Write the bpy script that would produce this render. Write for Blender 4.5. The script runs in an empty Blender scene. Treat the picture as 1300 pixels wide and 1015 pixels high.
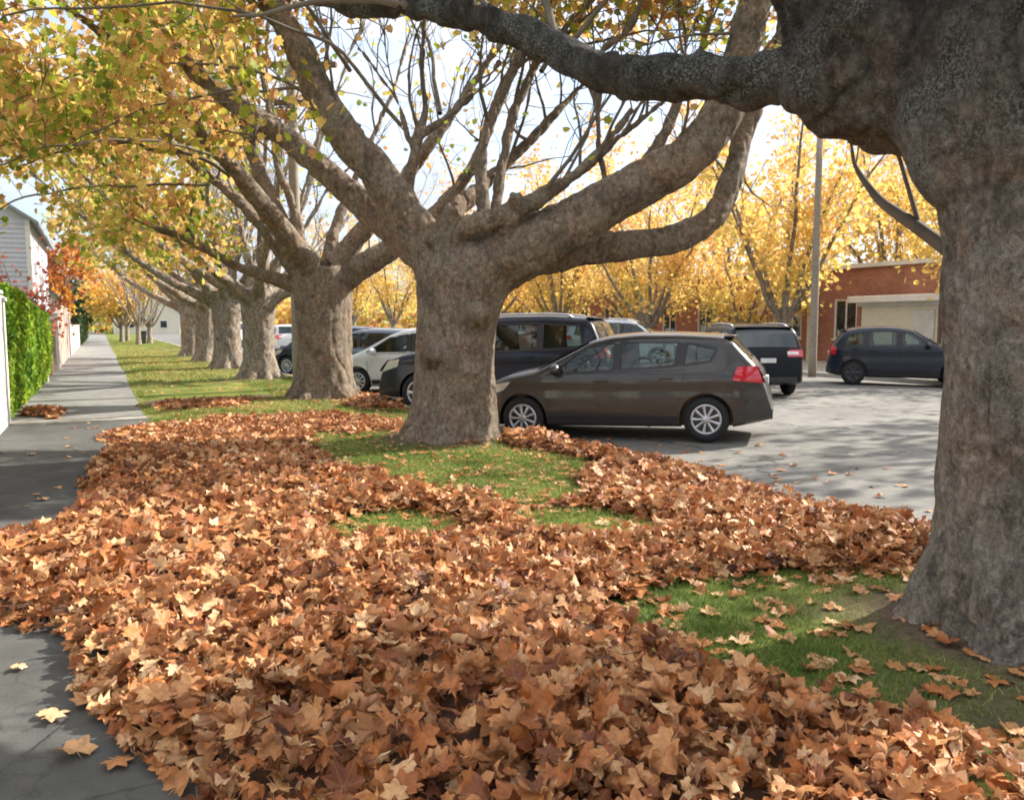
import bpy, bmesh, math, random
import numpy as np
from mathutils import Vector, Matrix

# ------------------------------------------------------------------ camera, sky, sun, exposure
S = bpy.context.scene
COL = S.collection
W0, H0, FPX = 1300.0, 1015.0, 1050.0            # photograph size and focal length in pixels
EYE = 1.58
YAW, PITCH = math.radians(26.38), math.radians(5.197)
cam_data = bpy.data.cameras.new('camera')
cam = bpy.data.objects.new('camera', cam_data)
COL.objects.link(cam)
cam_data.sensor_width = 36.0
cam_data.lens = 36.0 * FPX / W0
cam_data.clip_start, cam_data.clip_end = 0.05, 3000
cam.location = (0, 0, EYE)
cam.rotation_euler = (math.pi / 2 - PITCH, 0, -YAW)
S.camera = cam

SUN_EL, SUN_AZ = math.radians(37), math.radians(88)    # azimuth clockwise from +Y (along the street)
world = bpy.data.worlds.new('World'); S.world = world
world.use_nodes = True
wn, wl = world.node_tree.nodes, world.node_tree.links
wn.clear()
w_out = wn.new('ShaderNodeOutputWorld'); w_bg = wn.new('ShaderNodeBackground')
w_sky = wn.new('ShaderNodeTexSky'); w_sky.sky_type = 'NISHITA'; w_sky.sun_disc = False
w_sky.sun_elevation, w_sky.sun_rotation = SUN_EL, SUN_AZ
w_sky.air_density, w_sky.dust_density = 1.0, 2.0
w_tc = wn.new('ShaderNodeTexCoord'); w_map = wn.new('ShaderNodeMapping')
w_map.inputs['Scale'].default_value = (1.6, 1.6, 4.0)
w_noise = wn.new('ShaderNodeTexNoise'); w_noise.inputs['Scale'].default_value = 1.7
w_noise.inputs['Detail'].default_value = 8; w_noise.inputs['Roughness'].default_value = .6
w_ramp = wn.new('ShaderNodeValToRGB')
w_ramp.color_ramp.elements[0].position = .34; w_ramp.color_ramp.elements[1].position = .56
w_mix = wn.new('ShaderNodeMix'); w_mix.data_type = 'RGBA'
w_sep = wn.new('ShaderNodeSeparateXYZ'); w_el = wn.new('ShaderNodeValToRGB')
w_el.color_ramp.elements[0].position = .08; w_el.color_ramp.elements[0].color = (.345, .36, .40, 1)
w_el.color_ramp.elements[1].position = .62; w_el.color_ramp.elements[1].color = (.80, .81, .84, 1)
w_gain = wn.new('ShaderNodeMix'); w_gain.data_type = 'RGBA'; w_gain.blend_type = 'MULTIPLY'; w_gain.inputs[0].default_value = 1
w_gain.inputs[7].default_value = (10, 10, 10, 1)
w_tint = wn.new('ShaderNodeTexNoise'); w_tint.inputs['Scale'].default_value = 5; w_tint.inputs['Detail'].default_value = 6
w_tr = wn.new('ShaderNodeValToRGB'); w_tr.color_ramp.elements[0].position = .35; w_tr.color_ramp.elements[0].color = (.74, .76, .80, 1); w_tr.color_ramp.elements[1].position = .65
w_m2 = wn.new('ShaderNodeMix'); w_m2.data_type = 'RGBA'; w_m2.blend_type = 'MULTIPLY'; w_m2.inputs[0].default_value = 1
wl.new(w_tc.outputs['Generated'], w_map.inputs[0]); wl.new(w_map.outputs[0], w_noise.inputs['Vector'])
wl.new(w_noise.outputs[0], w_ramp.inputs[0]); wl.new(w_ramp.outputs[0], w_mix.inputs[0])
wl.new(w_tc.outputs['Generated'], w_sep.inputs[0]); wl.new(w_sep.outputs[2], w_el.inputs[0]); wl.new(w_el.outputs[0], w_gain.inputs[6])
wl.new(w_map.outputs[0], w_tint.inputs['Vector']); wl.new(w_tint.outputs[0], w_tr.inputs[0]); wl.new(w_tr.outputs[0], w_m2.inputs[7]); wl.new(w_gain.outputs[2], w_m2.inputs[6])
wl.new(w_m2.outputs[2], w_mix.inputs[7])
wl.new(w_sky.outputs[0], w_mix.inputs[6]); wl.new(w_mix.outputs[2], w_bg.inputs[0])
w_bg.inputs[1].default_value = .125
wl.new(w_bg.outputs[0], w_out.inputs[0])

sun_d = bpy.data.lights.new('sun', 'SUN'); sun = bpy.data.objects.new('sun', sun_d); COL.objects.link(sun)
sun_d.energy, sun_d.angle, sun_d.color = 5.0, math.radians(.6), (1, .93, .82)
to_sun = Vector((math.sin(SUN_AZ) * math.cos(SUN_EL), math.cos(SUN_AZ) * math.cos(SUN_EL), math.sin(SUN_EL)))
sun.rotation_euler = to_sun.to_track_quat('Z', 'Y').to_euler()
sun.location = (30, 0, 30)

S.view_settings.view_transform = 'Standard'; S.view_settings.look = 'None'
S.view_settings.exposure, S.view_settings.gamma = 1.15, 1.0
S.render.engine = 'CYCLES'
S.cycles.filter_width = 1.9
S.cycles.max_bounces, S.cycles.diffuse_bounces, S.cycles.transparent_max_bounces = 7, 3, 8
S.cycles.use_denoising = True
S.cycles.caustics_reflective = S.cycles.caustics_refractive = False

rng = np.random.default_rng(11)
random.seed(5)

# ------------------------------------------------------------------ pixel <-> world helpers
_f = np.array([math.sin(YAW) * math.cos(PITCH), math.cos(YAW) * math.cos(PITCH), -math.sin(PITCH)])
_r = np.array([math.cos(YAW), -math.sin(YAW), 0.]); _u = np.cross(_r, _f)

def at(x, y, d):                       # world point seen at photo pixel (x, y) at depth d
    return np.array([0, 0, EYE]) + (_r * (x - W0 / 2) / FPX - _u * (y - H0 / 2) / FPX + _f) * d

def ground_at(x, y, z=0.):
    v = _r * (x - W0 / 2) / FPX - _u * (y - H0 / 2) / FPX + _f
    return np.array([0, 0, EYE]) + v * ((z - EYE) / v[2])

# ------------------------------------------------------------------ noise
def _hash(i, j, k, seed):
    n = (i * 374761393 + j * 668265263 + k * 2147483647 + seed * 974711) & 0xFFFFFFFF
    n = ((n ^ (n >> 13)) * 1274126177) & 0xFFFFFFFF
    n = ((n ^ (n >> 16)) * 2246822519) & 0xFFFFFFFF
    return ((n ^ (n >> 15)) & 0xFFFF) / 32767.5 - 1

def vnoise(P, seed=0):
    P = np.asarray(P, float); I = np.floor(P).astype(np.int64); f = P - I
    f = f * f * (3 - 2 * f); out = 0
    for a in (0, 1):
        for b in (0, 1):
            for c in (0, 1):
                w = (f[:, 0] if a else 1 - f[:, 0]) * (f[:, 1] if b else 1 - f[:, 1]) * (f[:, 2] if c else 1 - f[:, 2])
                out = out + w * _hash(I[:, 0] + a, I[:, 1] + b, I[:, 2] + c, seed)
    return out

def fbm(P, octv=3, seed=0):
    P = np.asarray(P, float); s = 0; a = 1.; t = 0
    for o in range(octv):
        s = s + a * vnoise(P * 2 ** o + 17.3 * o, seed + o); t += a; a *= .5
    return s / t

def noise2(X, Y, sc, octv=2, seed=0):
    X = np.asarray(X, float); Y = np.asarray(Y, float)
    return fbm(np.stack([X.ravel() * sc, Y.ravel() * sc, np.zeros(X.size)], 1), octv, seed).reshape(X.shape)

def smooth(e0, e1, x):
    t = np.clip((x - e0) / (e1 - e0), 0, 1); return t * t * (3 - 2 * t)

# ------------------------------------------------------------------ materials
def new_mat(name):
    m = bpy.data.materials.new(name); m.use_nodes = True
    nt = m.node_tree; nt.nodes.clear()
    out = nt.nodes.new('ShaderNodeOutputMaterial'); b = nt.nodes.new('ShaderNodeBsdfPrincipled')
    nt.links.new(b.outputs[0], out.inputs[0])
    return m, nt, b, out

def ramp(nt, stops, fac=None, interp='LINEAR'):
    n = nt.nodes.new('ShaderNodeValToRGB'); cr = n.color_ramp; cr.interpolation = interp
    while len(cr.elements) < len(stops): cr.elements.new(.5)
    for e, (p, c) in zip(cr.elements, stops):
        e.position = p; e.color = (*c, 1) if len(c) == 3 else c
    if fac is not None: nt.links.new(fac, n.inputs[0])
    return n

def tex_noise(nt, scale, detail=4, rough=.55, vec=None, dist=0.):
    n = nt.nodes.new('ShaderNodeTexNoise')
    n.inputs['Scale'].default_value = scale; n.inputs['Detail'].default_value = detail
    n.inputs['Roughness'].default_value = rough; n.inputs['Distortion'].default_value = dist
    if vec is not None: nt.links.new(vec, n.inputs['Vector'])
    return n

def obj_coord(nt, scale=(1, 1, 1), world_space=False):
    if world_space:
        g = nt.nodes.new('ShaderNodeNewGeometry'); o = g.outputs['Position']
    else:
        t = nt.nodes.new('ShaderNodeTexCoord'); o = t.outputs['Object']
    mp = nt.nodes.new('ShaderNodeMapping'); mp.inputs['Scale'].default_value = scale
    nt.links.new(o, mp.inputs[0]); return mp.outputs[0]

def mixc(nt, fac, a, b, mode='MIX'):
    m = nt.nodes.new('ShaderNodeMix'); m.data_type = 'RGBA'; m.blend_type = mode
    for sock, v in ((m.inputs[0], fac), (m.inputs[6], a), (m.inputs[7], b)):
        if hasattr(v, 'links'): nt.links.new(v, sock)
        elif isinstance(v, (int, float)): sock.default_value = v
        else: sock.default_value = (*v, 1)
    return m.outputs[2]

def bump(nt, b, height, strength=.4, dist=.02, prev=None):
    n = nt.nodes.new('ShaderNodeBump'); n.inputs['Strength'].default_value = strength
    n.inputs['Distance'].default_value = dist; nt.links.new(height, n.inputs['Height'])
    if prev is not None: nt.links.new(prev, n.inputs['Normal'])
    nt.links.new(n.outputs[0], b.inputs['Normal']); return n.outputs[0]

def plain(name, col, rough=.6, metal=0., coat=0., var=.12, scale=6., spec=.5):
    m, nt, b, _ = new_mat(name)
    v = obj_coord(nt); n = tex_noise(nt, scale, 5, .6, v)
    lo = tuple(c * (1 - var) for c in col); hi = tuple(min(1, c * (1 + var)) for c in col)
    r = ramp(nt, [(.3, lo), (.7, hi)], n.outputs[0]); nt.links.new(r.outputs[0], b.inputs['Base Color'])
    b.inputs['Roughness'].default_value = rough; b.inputs['Metallic'].default_value = metal
    b.inputs['Coat Weight'].default_value = coat; b.inputs['Coat Roughness'].default_value = .06
    b.inputs['Specular IOR Level'].default_value = spec
    return m

def bark_mat(name, base, dark, pale, lichen, lichen_amt=.5, scale=1., rust=.35, upper_dark=None, fine=.55):
    m, nt, b, _ = new_mat(name)
    v = obj_coord(nt, (1, 1, .8)); v1 = obj_coord(nt)
    n1 = tex_noise(nt, 5.5 * scale, 7, .66, v, .5)
    n2 = tex_noise(nt, 21 * scale, 8, .78, v, .5)
    n3 = tex_noise(nt, 2.2 * scale, 3, .6, v1, .8)
    n4 = tex_noise(nt, 60 * scale, 4, .7, v1)
    c = ramp(nt, [(.32, dark), (.48, base), (.66, pale)], n1.outputs[0]).outputs[0]
    c2 = ramp(nt, [(.38, tuple(x * .35 for x in dark)), (.5, base), (.61, tuple(x * 1.35 for x in pale))], n2.outputs[0]).outputs[0]
    c = mixc(nt, fine, c, c2)
    n5 = tex_noise(nt, 1.7 * scale, 4, .6, v1, 1.2); n6 = tex_noise(nt, 3.1 * scale, 5, .65, v, .8)
    c = mixc(nt, ramp(nt, [(.5, (0, 0, 0)), (.62, (rust,) * 3)], n5.outputs[0]).outputs[0], c, mixc(nt, 1, c, (1.25, .80, .58), 'MULTIPLY'))
    c = mixc(nt, ramp(nt, [(.52, (0, 0, 0)), (.64, (.55,) * 3)], n6.outputs[0]).outputs[0], c, tuple(x * .5 for x in dark))
    if upper_dark:                               # lichen-spotted bark, darker with height towards the limbs and burl
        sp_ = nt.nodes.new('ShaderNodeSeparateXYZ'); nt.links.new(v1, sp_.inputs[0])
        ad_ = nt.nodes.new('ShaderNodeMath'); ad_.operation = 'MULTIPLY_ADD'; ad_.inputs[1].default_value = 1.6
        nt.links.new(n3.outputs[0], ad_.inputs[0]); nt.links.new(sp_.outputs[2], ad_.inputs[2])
        mr = nt.nodes.new('ShaderNodeMapRange'); mr.inputs[1].default_value = upper_dark[0] + .8; mr.inputs[2].default_value = upper_dark[1] + .8; nt.links.new(ad_.outputs[0], mr.inputs[0])
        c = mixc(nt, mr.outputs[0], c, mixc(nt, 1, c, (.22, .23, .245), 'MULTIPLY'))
    fac = ramp(nt, [(.5 - .12 * lichen_amt, (0, 0, 0)), (.62, (.8 * lichen_amt,) * 3)], n3.outputs[0]).outputs[0]
    spk = ramp(nt, [(.5, (0, 0, 0)), (.56, (1, 1, 1))], n4.outputs[0]).outputs[0]
    fac = mixc(nt, 1, fac, spk, 'MULTIPLY')
    c = mixc(nt, fac, c, lichen)
    # cracked plates
    vo = nt.nodes.new('ShaderNodeTexVoronoi'); vo.feature = 'DISTANCE_TO_EDGE'; vo.inputs['Scale'].default_value = 16 * scale
    nv = tex_noise(nt, 7 * scale, 4, .6, v)
    mxv = nt.nodes.new('ShaderNodeVectorMath'); mxv.operation = 'ADD'
    nt.links.new(v, mxv.inputs[0]); nt.links.new(nv.outputs['Color'], mxv.inputs[1])
    nt.links.new(mxv.outputs[0], vo.inputs['Vector'])
    cr = ramp(nt, [(0, (.35, .33, .31)), (.10, (1, 1, 1))], vo.outputs[0]).outputs[0]
    c = mixc(nt, .55, c, mixc(nt, 1, c, cr, 'MULTIPLY'))
    nt.links.new(c, b.inputs['Base Color'])
    b.inputs['Roughness'].default_value = .9; b.inputs['Specular IOR Level'].default_value = .25
    p = bump(nt, b, n2.outputs[0], .9, .05)
    p = bump(nt, b, cr, .5, .016, p)
    bump(nt, b, n4.outputs[0], .35, .008, p)
    return m

def leaf_mat(name, stops, trans=.4, back=None, rough=.6, vein=None, spec=.3):
    m, nt, b, out = new_mat(name)
    a = nt.nodes.new('ShaderNodeAttribute'); a.attribute_name = 'tint'
    c = ramp(nt, stops, a.outputs['Fac']).outputs[0]
    v = obj_coord(nt); n = tex_noise(nt, 38, 4, .65, v)
    c = mixc(nt, .7, c, mixc(nt, 1, c, ramp(nt, [(.3, (.5, .45, .42)), (.6, (1.12, 1.1, 1.05))], n.outputs[0]).outputs[0], 'MULTIPLY'))
    if vein is not None:
        a2 = nt.nodes.new('ShaderNodeAttribute'); a2.attribute_name = 'vein'
        fv = ramp(nt, [(.84, (0, 0, 0)), (.97, (.38, .38, .38))], a2.outputs['Fac']).outputs[0]
        c = mixc(nt, fv, c, vein)
    if back is not None:
        g = nt.nodes.new('ShaderNodeNewGeometry')
        cb = mixc(nt, back[1], c, back[0])
        c = mixc(nt, g.outputs['Backfacing'], c, cb)
    nt.links.new(c, b.inputs['Base Color']); b.inputs['Roughness'].default_value = rough
    b.inputs['Specular IOR Level'].default_value = spec
    bump(nt, b, n.outputs[0], .3, .01)
    if trans > 0:
        t = nt.nodes.new('ShaderNodeBsdfTranslucent'); nt.links.new(c, t.inputs[0])
        ms = nt.nodes.new('ShaderNodeMixShader'); ms.inputs[0].default_value = trans
        nt.links.new(b.outputs[0], ms.inputs[1]); nt.links.new(t.outputs[0], ms.inputs[2])
        nt.links.new(ms.outputs[0], out.inputs[0])
    return m

M = {}
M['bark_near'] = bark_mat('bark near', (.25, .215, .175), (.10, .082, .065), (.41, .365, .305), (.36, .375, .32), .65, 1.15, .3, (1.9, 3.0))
M['bark'] = bark_mat('bark plane', (.245, .19, .14), (.115, .086, .062), (.39, .315, .24), (.24, .25, .185), .7, .9)
M['bark_far'] = bark_mat('bark far', (.29, .24, .19), (.13, .105, .082), (.46, .40, .33), (.30, .30, .23), .4, .7)
M['twig'] = plain('twig bark', (.13, .105, .078), .9, var=.3)
M['twig_pale'] = plain('pale twig bark', (.25, .21, .17), .9, var=.3)
M['leaf_row'] = leaf_mat('plane tree leaf', [(0, (.16, .25, .03)), (.26, (.40, .43, .05)), (.44, (.80, .62, .17)), (.62, (.78, .47, .15)), (.8, (.62, .34, .14)), (1, (.40, .18, .08))], .52)
M['leaf_yellow'] = leaf_mat('golden leaf', [(0, (.58, .50, .11)), (.3, (.88, .67, .19)), (.65, (.90, .59, .20)), (1, (.80, .40, .16))], .48)
M['leaf_orange'] = leaf_mat('orange leaf', [(0, (.70, .42, .05)), (.5, (.70, .30, .05)), (1, (.50, .17, .05))], .42)
M['leaf_red'] = leaf_mat('red leaf', [(0, (.62, .16, .06)), (.6, (.70, .22, .12)), (1, (.45, .09, .05))], .4)
M['leaf_green'] = leaf_mat('hedge leaf', [(0, (.06, .17, .02)), (.5, (.20, .38, .03)), (1, (.52, .60, .06))], .45)
M['leaf_dark'] = leaf_mat('dark green leaf', [(0, (.02, .05, .015)), (1, (.07, .12, .04))], .3)
M['litter'] = leaf_mat('dry fallen leaf', [(0, (.11, .036, .017)), (.14, (.24, .072, .022)), (.34, (.40, .138, .038)), (.60, (.48, .21, .075)), (.84, (.56, .31, .14)), (1, (.68, .47, .27))], .14,
                       ((.52, .31, .18), .5), .52, (.50, .27, .11), .35)
M['litter_bed'] = plain('rotting leaf bed', (.075, .032, .016), .95, var=.5, scale=24)
M['grass'] = leaf_mat('grass blade', [(0, (.06, .115, .022)), (.45, (.145, .235, .042)), (.75, (.30, .345, .075)), (1, (.50, .44, .19))], .3)

def ground_mats():
    m, nt, b, _ = new_mat('verge turf')
    v = obj_coord(nt, (1, 1, 1), True)
    n1 = tex_noise(nt, .9, 5, .6, v); n2 = tex_noise(nt, 26, 5, .7, v)
    c = ramp(nt, [(.35, (.07, .105, .024)), (.55, (.16, .19, .045)), (.7, (.27, .27, .08))], n1.outputs[0]).outputs[0]
    c = mixc(nt, .6, c, mixc(nt, 1, c, ramp(nt, [(.3, (.35, .33, .3)), (.65, (1.3, 1.25, 1.1))], n2.outputs[0]).outputs[0], 'MULTIPLY'))
    a = nt.nodes.new('ShaderNodeAttribute'); a.attribute_name = 'soil'
    c = mixc(nt, a.outputs['Fac'], c, ramp(nt, [(.3, (.07, .048, .032)), (.7, (.15, .11, .078))], n2.outputs[0]).outputs[0])
    nt.links.new(c, b.inputs['Base Color']); b.inputs['Roughness'].default_value = 1; b.inputs['Specular IOR Level'].default_value = .1
    bump(nt, b, n2.outputs[0], .8, .03); M['turf'] = m
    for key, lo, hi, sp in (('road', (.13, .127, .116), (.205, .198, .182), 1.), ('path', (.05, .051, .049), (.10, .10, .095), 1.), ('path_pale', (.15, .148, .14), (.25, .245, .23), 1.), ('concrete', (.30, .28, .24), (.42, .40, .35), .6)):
        m, nt, b, _ = new_mat(key + ' surface')
        v = obj_coord(nt, (1, 1, 1), True)
        n1 = tex_noise(nt, .55, 6, .65, v, .5); n2 = tex_noise(nt, 120, 3, .8, v); n3 = tex_noise(nt, 4.5, 5, .6, v)
        c = ramp(nt, [(.32, lo), (.68, hi)], n1.outputs[0]).outputs[0]
        c = mixc(nt, .5, c, mixc(nt, 1, c, ramp(nt, [(.3, (.6, .6, .6)), (.7, (1.35, 1.35, 1.33))], n2.outputs[0]).outputs[0], 'MULTIPLY'))
        c = mixc(nt, .5, c, mixc(nt, 1, c, ramp(nt, [(.38, (.68, .68, .7)), (.6, (1.1, 1.1, 1.08))], n3.outputs[0]).outputs[0], 'MULTIPLY'))
        vo = nt.nodes.new('ShaderNodeTexVoronoi'); vo.feature = 'DISTANCE_TO_EDGE'; vo.inputs['Scale'].default_value = .55
        nv = tex_noise(nt, 1.6, 4, .7, v); ad = nt.nodes.new('ShaderNodeVectorMath'); ad.operation = 'ADD'
        nt.links.new(v, ad.inputs[0]); nt.links.new(nv.outputs['Color'], ad.inputs[1]); nt.links.new(ad.outputs[0], vo.inputs['Vector'])
        cr = ramp(nt, [(0, (.55, .55, .55)), (.012, (1, 1, 1))], vo.outputs[0]).outputs[0]
        c = mixc(nt, .6, c, mixc(nt, 1, c, cr, 'MULTIPLY'))
        if key == 'road':
            n7 = tex_noise(nt, .9, 3, .5, v, .3); c = mixc(nt, ramp(nt, [(.6, (0, 0, 0)), (.72, (.5, .5, .5))], n7.outputs[0]).outputs[0], c, (.07, .068, .064))
            w7 = nt.nodes.new('ShaderNodeTexVoronoi'); w7.feature = 'DISTANCE_TO_EDGE'; w7.inputs['Scale'].default_value = .23
            a7 = nt.nodes.new('ShaderNodeVectorMath'); a7.operation = 'ADD'; nt.links.new(v, a7.inputs[0]); nt.links.new(n3.outputs['Color'], a7.inputs[1]); nt.links.new(a7.outputs[0], w7.inputs['Vector'])
            c = mixc(nt, ramp(nt, [(.006, (.7, .7, .7)), (.011, (0, 0, 0))], w7.outputs[0]).outputs[0], c, (.03, .03, .032))
        if key.startswith('path'):
            sp_ = nt.nodes.new('ShaderNodeSeparateXYZ'); nt.links.new(v, sp_.inputs[0])
            mo = nt.nodes.new('ShaderNodeMath'); mo.operation = 'PINGPONG'; mo.inputs[1].default_value = 1.5; nt.links.new(sp_.outputs[1], mo.inputs[0])
            c = mixc(nt, .7, c, mixc(nt, 1, c, ramp(nt, [(0, (.5, .5, .5)), (.012, (1, 1, 1))], mo.outputs[0]).outputs[0], 'MULTIPLY'))
            ds = nt.nodes.new('ShaderNodeVectorMath'); ds.operation = 'DISTANCE'; nt.links.new(v, ds.inputs[0]); ds.inputs[1].default_value = (-.75, 3.75, 0)
            dn = nt.nodes.new('ShaderNodeMath'); dn.operation = 'MULTIPLY_ADD'; dn.inputs[1].default_value = .25; nt.links.new(n3.outputs[0], dn.inputs[0]); nt.links.new(ds.outputs['Value'], dn.inputs[2])
            c = mixc(nt, ramp(nt, [(.40, (.75, .75, .75)), (.46, (0, 0, 0))], dn.outputs[0]).outputs[0], c, (.025, .025, .026))
        nt.links.new(c, b.inputs['Base Color']); b.inputs['Roughness'].default_value = .85; b.inputs['Specular IOR Level'].default_value = .3
        bump(nt, b, n2.outputs[0], .5, .006); M[key] = m
    m, nt, b, _ = new_mat('brick wall')
    t = nt.nodes.new('ShaderNodeTexCoord')
    sx = nt.nodes.new('ShaderNodeSeparateXYZ'); cx = nt.nodes.new('ShaderNodeCombineXYZ')
    nt.links.new(t.outputs['Object'], sx.inputs[0])
    sm = nt.nodes.new('ShaderNodeMath'); nt.links.new(sx.outputs[0], sm.inputs[0]); nt.links.new(sx.outputs[1], sm.inputs[1])
    nt.links.new(sm.outputs[0], cx.inputs[0]); nt.links.new(sx.outputs[2], cx.inputs[1])
    br = nt.nodes.new('ShaderNodeTexBrick'); nt.links.new(cx.outputs[0], br.inputs[0])
    br.inputs['Color1'].default_value = (.36, .14, .085, 1); br.inputs['Color2'].default_value = (.26, .095, .06, 1)
    br.inputs['Mortar'].default_value = (.33, .27, .22, 1); br.inputs['Scale'].default_value = 1
    br.inputs['Brick Width'].default_value = .24; br.inputs['Row Height'].default_value = .085; br.inputs['Mortar Size'].default_value = .006
    n = tex_noise(nt, 1.3, 4, .6, t.outputs['Object'])
    c = mixc(nt, .6, br.outputs[0], mixc(nt, 1, br.outputs[0], ramp(nt, [(.3, (.65, .62, .6)), (.7, (1.2, 1.15, 1.1))], n.outputs[0]).outputs[0], 'MULTIPLY'))
    nt.links.new(c, b.inputs['Base Color']); b.inputs['Roughness'].default_value = .9; M['brick'] = m
ground_mats()
M['white'] = plain('weathered white paint', (.72, .71, .67), .6, var=.1, scale=3)
M['white_dirty'] = plain('dusty white paint', (.55, .54, .50), .7, var=.18, scale=2)
M['cream'] = plain('cream paint', (.62, .57, .45), .6, var=.08)
M['grey_metal'] = plain('grey door metal', (.27, .28, .28), .5, .1, var=.06)
M['roof'] = plain('grey roof', (.24, .24, .25), .7, var=.2)
M['weatherboard'] = plain('grey weatherboard', (.52, .52, .58), .7, var=.06)
M['timber'] = plain('dark timber', (.13, .085, .055), .8, var=.3)
M['pole_wood'] = plain('weathered pole timber', (.27, .235, .19), .9, var=.22, scale=9)
M['iron'] = plain('dark iron', (.05, .05, .055), .5, .5)
M['pinkwall'] = plain('pink rendered wall', (.60, .43, .37), .8, var=.15)
M['kerb'] = plain('kerb stone', (.36, .34, .30), .85, var=.2)
M['tyre'] = plain('tyre rubber', (.016, .016, .017), .85, var=.2)
M['rim'] = plain('silver wheel', (.52, .53, .55), .35, .75, var=.05)
M['rim_dark'] = plain('dark wheel', (.06, .06, .065), .4, .6)
M['plastic'] = plain('black plastic', (.022, .022, .024), .5, var=.1)
M['cabin'] = plain('cabin trim', (.035, .035, .038), .8)
M['seat'] = plain('seat cloth', (.09, .088, .085), .9)
M['headlight'] = plain('headlamp lens', (.62, .64, .66), .12, .3, 1)
M['plate'] = plain('number plate white', (.72, .72, .70), .4)
M['lens_white'] = plain('clear lamp lens', (.75, .66, .64), .15, 0, 1)

def red_lens():
    m, nt, b, _ = new_mat('red lamp lens')
    b.inputs['Base Color'].default_value = (.55, .015, .03, 1); b.inputs['Roughness'].default_value = .12
    b.inputs['Coat Weight'].default_value = 1; M['red'] = m
    m, nt, b, out = new_mat('window glass')
    g = nt.nodes.new('ShaderNodeBsdfGlossy'); g.inputs['Roughness'].default_value = .02; g.inputs[0].default_value = (.85, .92, .92, 1)
    t = nt.nodes.new('ShaderNodeBsdfTransparent'); t.inputs[0].default_value = (.50, .60, .58, 1)
    fr = nt.nodes.new('ShaderNodeFresnel'); fr.inputs[0].default_value = 1.6
    ms = nt.nodes.new('ShaderNodeMixShader'); nt.links.new(fr.outputs[0], ms.inputs[0])
    nt.links.new(t.outputs[0], ms.inputs[1]); nt.links.new(g.outputs[0], ms.inputs[2]); nt.links.new(ms.outputs[0], out.inputs[0]); M['glass'] = m
    m, nt, b, _ = new_mat('dark glass')
    b.inputs['Base Color'].default_value = (.018, .024, .028, 1); b.inputs['Roughness'].default_value = .04
    b.inputs['Specular IOR Level'].default_value = .8; M['darkglass'] = m
red_lens()

def paint(name, col, metal=.4):
    m, nt, b, _ = new_mat(name)
    v = obj_coord(nt); n = tex_noise(nt, 3, 5, .6, v)
    sx = nt.nodes.new('ShaderNodeSeparateXYZ'); nt.links.new(obj_coord(nt), sx.inputs[0])
    r = ramp(nt, [(.3, tuple(c * .9 for c in col)), (.7, tuple(c * 1.08 for c in col))], n.outputs[0])
    dust = ramp(nt, [(.2, (.3, .3, .3)), (.45, (0, 0, 0))], sx.outputs[2]).outputs[0]
    dn = mixc(nt, 1, dust, n.outputs[0], 'MULTIPLY')
    c = mixc(nt, dn, r.outputs[0], (.16, .14, .12))
    nt.links.new(c, b.inputs['Base Color'])
    b.inputs['Roughness'].default_value = .36; b.inputs['Metallic'].default_value = metal; b.inputs['Specular IOR Level'].default_value = .25
    b.inputs['Coat Weight'].default_value = .55; b.inputs['Coat Roughness'].default_value = .05
    return m

# ------------------------------------------------------------------ object helpers
def tag(o, label=None, cat=None, group=None, kind=None):
    for k, v in (('label', label), ('category', cat), ('group', group), ('kind', kind)):
        if v: o[k] = v
    return o

def empty(name, loc=(0, 0, 0), rz=0., label=None, cat=None, group=None):
    o = bpy.data.objects.new(name, None); COL.objects.link(o)
    o.location = loc; o.rotation_euler = (0, 0, rz); o.empty_display_size = .2
    return tag(o, label, cat, group)

def link(name, me, mats, parent=None, smooth_=True):
    if not isinstance(mats, (list, tuple)): mats = [mats]
    for m in mats: me.materials.append(m)
    o = bpy.data.objects.new(name, me); COL.objects.link(o)
    if parent is not None: o.parent = parent
    if smooth_: me.polygons.foreach_set('use_smooth', np.ones(len(me.polygons), bool))
    return o

def copy_tree(o, parent=None):
    c = o.copy(); COL.objects.link(c)
    if parent is not None: c.parent = parent
    for ch in list(o.children): copy_tree(ch, c)
    return c

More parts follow.
